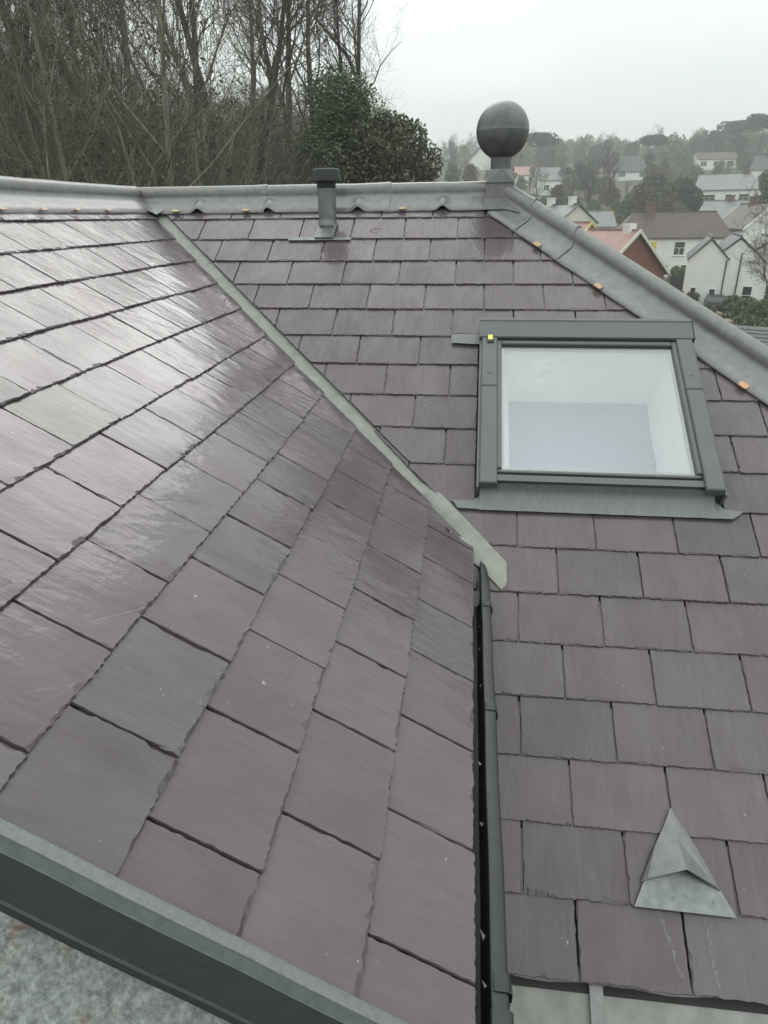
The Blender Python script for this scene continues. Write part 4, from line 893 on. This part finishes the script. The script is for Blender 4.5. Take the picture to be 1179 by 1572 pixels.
house_b('brick_house', 'small red roofed house with a yellow edge, in front of the cream gable', 868, 72, -50, 6.0, 5.6, 5.4, 7.9, 'brick', 'tile_pink', verge='yellow')
house_b('white_house', 'white narrow gabled wing with drainpipe next to the parked car', 1096, 78, -105, 9.5, 3.3, 4.9, 6.6, 'render_w', 'tile_dark', wins=[('E', -.9, .9, .55, 1.5), ('E', .75, .8, .6, 1.5)], pipes=[('E', 1.55, .2, 4.8)], oh=.16)
house_b('white_house', 'white gabled house with dark roof, windows and door above the hedge', 1137, 80, -104, 10, 4.8, 4.6, 6.7, 'render_w', 'tile_dark', wins=[('E', 1.3, .7, .9, 1.8)], pipes=[('E', .3, .2, 5.4)], oh=.16)
house_b('white_house', 'tall white house with brown roof, gable window facing the slates', 1160, 103, -88, 10, 6.0, 5.6, 8.2, 'render_w', 'tile_brown', wins=[('E', -.3, 3.2, 1.2, 1.7), ('E', .9, .6, 1.0, 1.3)], chims=[(-1.5, 0, .8, .4)], verge='paint_w')
house_b('white_house', 'white bungalow with pale grey hipped roof high on the hillside', 1116, 160, -22, 12, 8.5, 2.9, 5.6, 'render_w', 'tile_grey', wins=[('S', -3.2, .9, 1.8, 1.2), ('S', 2.6, .9, 1.8, 1.2), ('S', 0, .9, 1.2, 1.2)], chims=[(2.0, 0, .7, .4)], hip=(0, 3))
house_b('white_house', 'white house with grey slate roof below the hillside bungalow', 1118, 122, -35, 7, 7, 3.6, 6.2, 'render_w', 'tile_grey', wins=[('E', 0, .9, 1.2, 1.3), ('S', 0, .9, 1.2, 1.2)], chims=[(0, 0, .7, .4)])
house_b('far_house', 'far white house with large dusky grey roof among the trees', 958, 228, 8, 9, 7, 2.2, 6.2, 'render_w', 'tile_dark', wins=[('S', -3, .7, 1.6, 1.4), ('S', 2.4, .7, 1.4, 1.4)], hip=(2, 2))
house_b('far_house', 'far long low white house on the crest below the pines', 1082, 262, 3, 12, 6, 2.8, 4.8, 'render_w', 'tile_brown', wins=[('S', -4, .8, 2.0, 1.4), ('S', 0, .8, 2.0, 1.4), ('S', 4, .8, 2, 1.4)])
house_b('far_house', 'far white house with dark roof, at the edge of the crest', 1176, 198, -30, 9, 7, 3.6, 6.6, 'render_w', 'tile_dark', wins=[('S', -2, 1, 1.6, 1.4), ('S', 2, 1, 1.4, 1.4)], chims=[(-2, 0, 1.6, .5)])
house_b('cream_house', 'cream gabled house with white chimney beyond the hip roll', 862, 108, -64, 8, 6.2, 5.2, 7.4, 'cream', 'tile_dark', wins=[('E', 1.3, 3.0, .5, 1.6)], chims=[(2.4, 0, 1.0, .5), (-3.0, 0, .9, .6)])
house_b('white_house', 'small white house with flat looking grey roof beside the golden tree', 912, 112, 4, 4.8, 6, 4.3, 6.2, 'render_w', 'tile_grey', wins=[('S', .6, 2.2, .9, 1.1)])
house_b('far_house', 'far house with faded red roof showing beside the ball finial base', 803, 225, -12, 7, 6, 2.8, 5.0, 'render_w', 'tile_pink', wins=[('S', 2, 1, 1.4, 1.3)])
house_b('far_house', 'far pale house with grey roof beyond the ball finial', 842, 190, 10, 8, 7, 3.4, 6.2, 'render_w', 'tile_grey', wins=[('S', -2, 1, 1.4, 1.3), ('S', 1.6, 1, 1.4, 1.3)])
house_b('far_house', 'tiny white gable glimpsed between the evergreen bush and the finial', 733, 280, -85, 8, 7, 3.4, 7.0, 'render_w', 'tile_grey')
house_b('white_house', 'white cottage with dark chimneys low beyond the hip', 826, 118, -20, 6, 6, 4.0, 6.2, 'render_w', 'tile_brown', chims=[(-1.5, 0, 1.0, .5)])
house_b('white_house', 'white house end with two tall windows between drainpipe and bare tree', 1186, 81, -104, 9, 5.2, 4.7, 6.6, 'render_w', 'tile_dark', wins=[('E', -1.6, .7, 1.1, 1.9), ('E', .6, .7, 1.1, 1.9), ('E', -.6, 3.0, 1.0, 1.2)], pipes=[('E', -2.4, .2, 4.8)], oh=.16)
# outbuilding roof with visible tile courses close to the hip
gx, gy = heading(1180, 37, 500); gb = gz(gx, gy)
rot = math.radians(-28); ca, sa = math.cos(rot), math.sin(rot)
TG = lambda p: np.array([gx, gy, gb]) + np.array([p[0] * ca - p[1] * sa, p[0] * sa + p[1] * ca, p[2]])
gar = empty('garage', (gx, gy, gb), label='low garage with dark tile courses seen past the hip roll', category='garage')
MB().box(-2.4, 2.4, -2.6, 2.6, -.3, 2.85, TG).build('wall', 'brick', gar)
k_ = .36
for sg in (-1, 1):
    b = MB(); q = [(-2.7, sg * 2.95, 2.75), (2.7, sg * 2.95, 2.75), (2.7, 0, 2.75 + 2.95 * k_), (-2.7, 0, 2.75 + 2.95 * k_)]
    b.prism(q if sg < 0 else q[::-1], (0, 0, .06), TG); rf = b.build('roof', 'tile_dark', gar)
    for i in range(9):
        t0, t1 = 2.95 - i * .325, 2.95 - i * .325 - .36
        b = MB(); z0_, z1_ = 2.81 + (2.95 - t0) * k_, 2.81 + (2.95 - t1) * k_
        c = [(-2.72, sg * t0, z0_ + .01), (2.72, sg * t0, z0_ + .01), (2.72, sg * max(t1, 0), z1_ - .02), (-2.72, sg * max(t1, 0), z1_ - .02)]
        c = c if sg < 0 else c[::-1]; b.prism(c, (0, 0, .055), TG); b.build('tile_course', 'tile_dark', rf)
b = MB(); b.box(-.35, .35, -2.5, -1.9, 2.9, 3.15, TG); b.build('roof_vent', 'paint_w', gar)

# road, parked car, garden walls, hedges
rx0 = [heading(p, q, 455) for p, q in ((1010, 52), (1045, 66), (1085, 73), (1120, 71), (1200, 64))]
rows = []
for i, (x_, y_) in enumerate(rx0):
    x2, y2 = rx0[min(i + 1, 4)]; x1_, y1_ = rx0[max(i - 1, 0)]; d = np.array([x2 - x1_, y2 - y1_]); d /= np.linalg.norm(d); nn = np.array([-d[1], d[0]])
    rows.append([(x_ + nn[0] * q, y_ + nn[1] * q, gz(x_ + nn[0] * q, y_ + nn[1] * q) + .06) for q in (-2.2, 0, 2.2)])
b = MB(); b.grid(rows); b.build('road', 'asphalt', None, kind='structure')
def car(px, r, rot, label):
    x_, y_ = heading(px, r, 452); z0 = gz(x_, y_) + .07; cr = empty('parked_car', (x_, y_, z0), label=label, category='car'); ca, sa = math.cos(rot), math.sin(rot)
    T = lambda p: np.array([x_, y_, z0]) + np.array([p[0] * ca - p[1] * sa, p[0] * sa + p[1] * ca, p[2]])
    prof = [(-2.05, .32), (-2.08, .62), (-2.0, .92), (-1.0, 1.0), (.3, 1.02), (1.75, .98), (2.02, .80), (2.05, .35)]
    b = MB(); n = len(prof); rows = [[T((p, yy * (1 if .5 < z < .95 else .96), z)) for p, z in prof] for yy in (-.88, .88)]
    b.add(rows[0] + rows[1], [tuple(range(n)), tuple(range(2 * n - 1, n - 1, -1))] + [(i, n + i, n + (i + 1) % n, (i + 1) % n) for i in range(n)]); b.build('body', 'car', cr)
    cab = [(-1.85, .95), (-1.35, 1.42), (.25, 1.46), (1.05, .99)]
    b = MB(); q = [T((p, yy * (1 - .16 * (z - .95) / .5), z)) for yy in (-.82, .82) for p, z in cab]; b.add(q, [(0, 1, 2, 3), (7, 6, 5, 4), (0, 4, 5, 1), (1, 5, 6, 2), (2, 6, 7, 3)]); b.build('windows', 'glass_dark', cr)
    b = MB(); b.hexa([T(p) for p in ((-1.4, -.70, 1.43), (.3, -.70, 1.46), (.3, .70, 1.46), (-1.4, .70, 1.43), (-1.3, -.64, 1.49), (.2, -.64, 1.51), (.2, .64, 1.51), (-1.3, .64, 1.49))]); b.build('roof', 'car', cr)
    for xx in (-1.3, 1.3):
        for yy in (-.8, .8):
            b = MB(); b.tube(T((xx, yy - .1, .31)), T((xx, yy + .1, .31)), .31, .31, 18); wo = b.build('wheel', 'tyre', cr); b = MB(); b.tube(T((xx, yy + math.copysign(.09, yy), .31)), T((xx, yy + math.copysign(.115, yy), .31)), .19, .17, 14); b.build('rim', 'lead_bright', wo)
    for yy in (-.66, .66):
        MB().box(-2.1, -2.02, yy - .14, yy + .14, .68, .90, T).build('tail_light', 'red_lamp', cr); MB().box(2.0, 2.06, yy - .15, yy + .15, .58, .72, T).build('headlight', 'paint_w', cr)
    MB().box(-2.13, -2.05, -.8, .8, .38, .56, T).build('bumper', 'drain', cr)
car(1097, 73.5, math.radians(82), 'dark grey parked car by the white gabled wing')
def hedge(px0, r0, px1, r1, h, wd, label, name='hedge', m='hedge', n=2600, sz=.16):
    p0, p1 = np.array(heading(px0, r0, 455)), np.array(heading(px1, r1, 455)); rnd = np.random.default_rng(int(px0 + r0)); t = rnd.random(n); q = rnd.uniform(-.5, .5, n) * wd; d = p1 - p0; nn = np.array([-d[1], d[0]]) / np.linalg.norm(d)
    P = p0 + t[:, None] * d + q[:, None] * nn; zz = ground_z(P[:, 0], P[:, 1]) + h * (1 - rnd.random(n) ** 2.2) * (1 + .08 * np.sin(t * 23)) * (1 - .35 * (np.abs(q) / wd * 2) ** 3)
    o = bpy.data.objects.new(name, np_mesh(name, [leaves_np(np.stack([P[:, 0], P[:, 1], zz], 1), sz, rnd)], m)); return put(o, None, label=label, category='hedge')
hedge(1120, 68, 1215, 64, 1.9, 2.0, 'dense green hedge in front of the white gabled house', n=9000)
hedge(1128, 60, 1210, 54, 1.7, 2.2, 'lower leafy green hedge beside the brick pillars', n=9000)
hedge(1028, 90, 1072, 88, 2.2, 2.0, 'trimmed green hedge above the dark fence', n=4000)
hedge(1040, 74, 1072, 73, 1.5, 2.0, 'rounded brown green hedge at the foot of the white wing', m='olive', n=3000)
hedge(1040, 58, 1092, 57, .5, 2.5, 'rough mossy bank along the garden wall', name='bank_shrubs', m='olive', n=6000)
def wall_run(px0, r0, px1, r1, h, th, m, name, label, cat, capm=None):
    p0, p1 = np.array(heading(px0, r0, 450)), np.array(heading(px1, r1, 450)); d = p1 - p0; nn = np.array([-d[1], d[0]]) / np.linalg.norm(d) * th / 2
    mb = MB(); z0, z1 = gz(*p0), gz(*p1); c = []
    for dz in (-.3, h):
        c += [(*(p0 + nn), z0 + dz), (*(p0 - nn), z0 + dz), (*(p1 - nn), z1 + dz), (*(p1 + nn), z1 + dz)]
    mb.hexa(c); o = mb.build(name, m, None, label=label, category=cat)
    if capm:
        nn2 = nn * 1.35; c = []
        for dz in (h, h + .09): c += [(*(p0 + nn2), z0 + dz), (*(p0 - nn2), z0 + dz), (*(p1 - nn2), z1 + dz), (*(p1 + nn2), z1 + dz)]
        MB().hexa(c).build('coping', capm, o)
    return o
wall_run(1018, 63, 1090, 60, .9, .35, 'stone', 'garden_wall', 'low stone garden wall with pale coping below the car', 'wall', 'trough')
wall_run(1026, 86, 1076, 84, 1.9, .12, 'fence', 'fence', 'dark close boarded fence under the trimmed hedge', 'fence')
for px, r, lb in ((1093, 59, 'square sandstone pillar at the end of the garden wall'), (1110, 55, 'thicker sandstone pillar standing in the lower hedge')):
    x_, y_ = heading(px, r, 475); z0 = gz(x_, y_); b = MB(); b.box(x_ - .55, x_ + .55, y_ - .55, y_ + .55, z0 - .3, z0 + 1.7); pl = b.build('gate_pillar', 'stone', None, label=lb, category='pillar')
    b = MB(); b.box(x_ - .66, x_ + .66, y_ - .66, y_ + .66, z0 + 1.7, z0 + 1.85); b.build('pillar_cap', 'stone', pl)
plant('roadside', 1215, 60, 'twiggy olive tree reaching over the hedge past the white gables', None, .92, 1.0)
plant('golden_tree', 933, 118, 'small golden autumn tree among the roofs', None, 1.05, 0)
plant('umbrella_pine', 988, 262, 'dark umbrella pine standing clear on the skyline', None, .95, .4)
plant('umbrella_pine', 825, 250, 'pair-topped dark pine beyond the ball finial', None, 1.15, 2.4)
plant('umbrella_pine', 1108, 285, 'tall dark pine on the crest above the long low house', None, 1.15, 1.4)
plant('umbrella_pine', 1148, 275, 'broad dark pine on the crest above the hillside bungalow', None, 1.3, 3.4)
for i in range(12): plant('evergreen_bush', 800 + i * 28, 30 + (i * 7) % 26, 'garden evergreen bush between the slate roof and the brick house', 'garden bushes below the hip', .45 + .05 * (i % 4), i * 1.3)
hill = random.Random(31); HG = 'trees on the hillside'
LB = dict(evergreen='dark evergreen tree on the hazy hillside', round_tree='rounded brown tree on the hazy hillside', green_tree='mid green tree on the hazy hillside', olive_tree='olive tree on the hazy hillside', far_bare='leafless brown tree on the hazy hillside')
keys = ['round_tree', 'far_bare', 'far_bare', 'olive_tree', 'evergreen', 'green_tree', 'round_tree']
avoid = [(1116, 160, 62), (1112, 122, 34), (962, 225, 30), (1085, 245, 44), (1172, 190, 30), (803, 205, 24), (842, 190, 28), (733, 280, 14), (933, 118, 12)]
for r0, r1, n, pmin in ((135, 170, 26, 800), (175, 215, 30, 690), (220, 270, 36, 680), (280, 340, 40, 670), (345, 420, 42, 660)):
    for i in range(n):
        px = pmin + (1240 - pmin) * (i + hill.uniform(.1, .9)) / n; r = hill.uniform(r0, r1)
        if any(abs(px - a_) < c_ * .62 and r < b_ + 4 for a_, b_, c_ in avoid): continue
        k = hill.choice(keys); plant(k, px, r, LB[k], HG, hill.uniform(.42, .78) if r < 275 else hill.uniform(.7, 1.1), hill.uniform(0, 6.28))
for px, r, k, s_ in ((1000, 150, 'evergreen', .75), (965, 145, 'green_tree', .62), (1040, 150, 'green_tree', .7), (1060, 140, 'evergreen', .6), (1025, 135, 'olive_tree', .6), (980, 165, 'green_tree', .6), (905, 150, 'far_bare', .9), (930, 160, 'far_bare', .95), (850, 150, 'olive_tree', .65), (1070, 175, 'olive_tree', .6),
                     (985, 135, 'olive_tree', .8), (880, 135, 'green_tree', .7), (1178, 140, 'evergreen', .9), (1090, 132, 'olive_tree', .5), (1150, 128, 'green_tree', .55), (950, 122, 'olive_tree', .5)):
    plant(k, px, r, LB[k], HG, s_, hill.uniform(0, 6.28))
for i in range(46):
    px = 700 + 480 * (i + hill.uniform(0, 1)) / 46; r = hill.choice((132, 150, 172, 185, 200, 222, 240)) + hill.uniform(-6, 6)
    if any(abs(px - a_) < c_ * .5 and b_ - 14 < r + 0 and r < b_ + 4 for a_, b_, c_ in avoid): continue
    if r < 150 and 1070 < px: continue
    k = hill.choice(keys); plant(k, px, r, LB[k], HG, hill.uniform(.28, .5), hill.uniform(0, 6.28))
# far wood that reads as one mass
rnd = np.random.default_rng(99); n = 26000; px_ = rnd.uniform(640, 1300, n); rr = rnd.uniform(300, 455, n); D_ = np.array([heading(p, q) for p, q in zip(px_, rr)])
hh = rnd.random(n) * (5 + 3 * np.sin(px_ * .06) * np.cos(rr * .11) + 2 * np.sin(px_ * .19)); C = np.stack([D_[:, 0], D_[:, 1], ground_z(D_[:, 0], D_[:, 1]) + hh], 1)
o = bpy.data.objects.new('woodland', np_mesh('woodland', [leaves_np(C, .8, rnd)], 'brown_leaf')); put(o, None, kind='stuff', label='hazy brown woodland along the far crest', category='woodland')

# ------------------------------------------------------------------ damp air
b = MB(); b.box(-480, 480, -480, 480, -12.5, 46); hz = b.build('haze', 'deck', None, kind='stuff', label='thin grey damp haze over the hillside', category='haze')
m = bpy.data.materials.new('haze'); m.use_nodes = True; m.node_tree.nodes.clear(); o_ = m.node_tree.nodes.new('ShaderNodeOutputMaterial'); v = m.node_tree.nodes.new('ShaderNodeVolumePrincipled')
v.inputs['Color'].default_value = (0.97, 0.985, 0.98, 1); v.inputs['Density'].default_value = 0.0013; v.inputs['Anisotropy'].default_value = 0.0
m.node_tree.links.new(v.outputs[0], o_.inputs['Volume']); hz.data.materials.clear(); hz.data.materials.append(m)
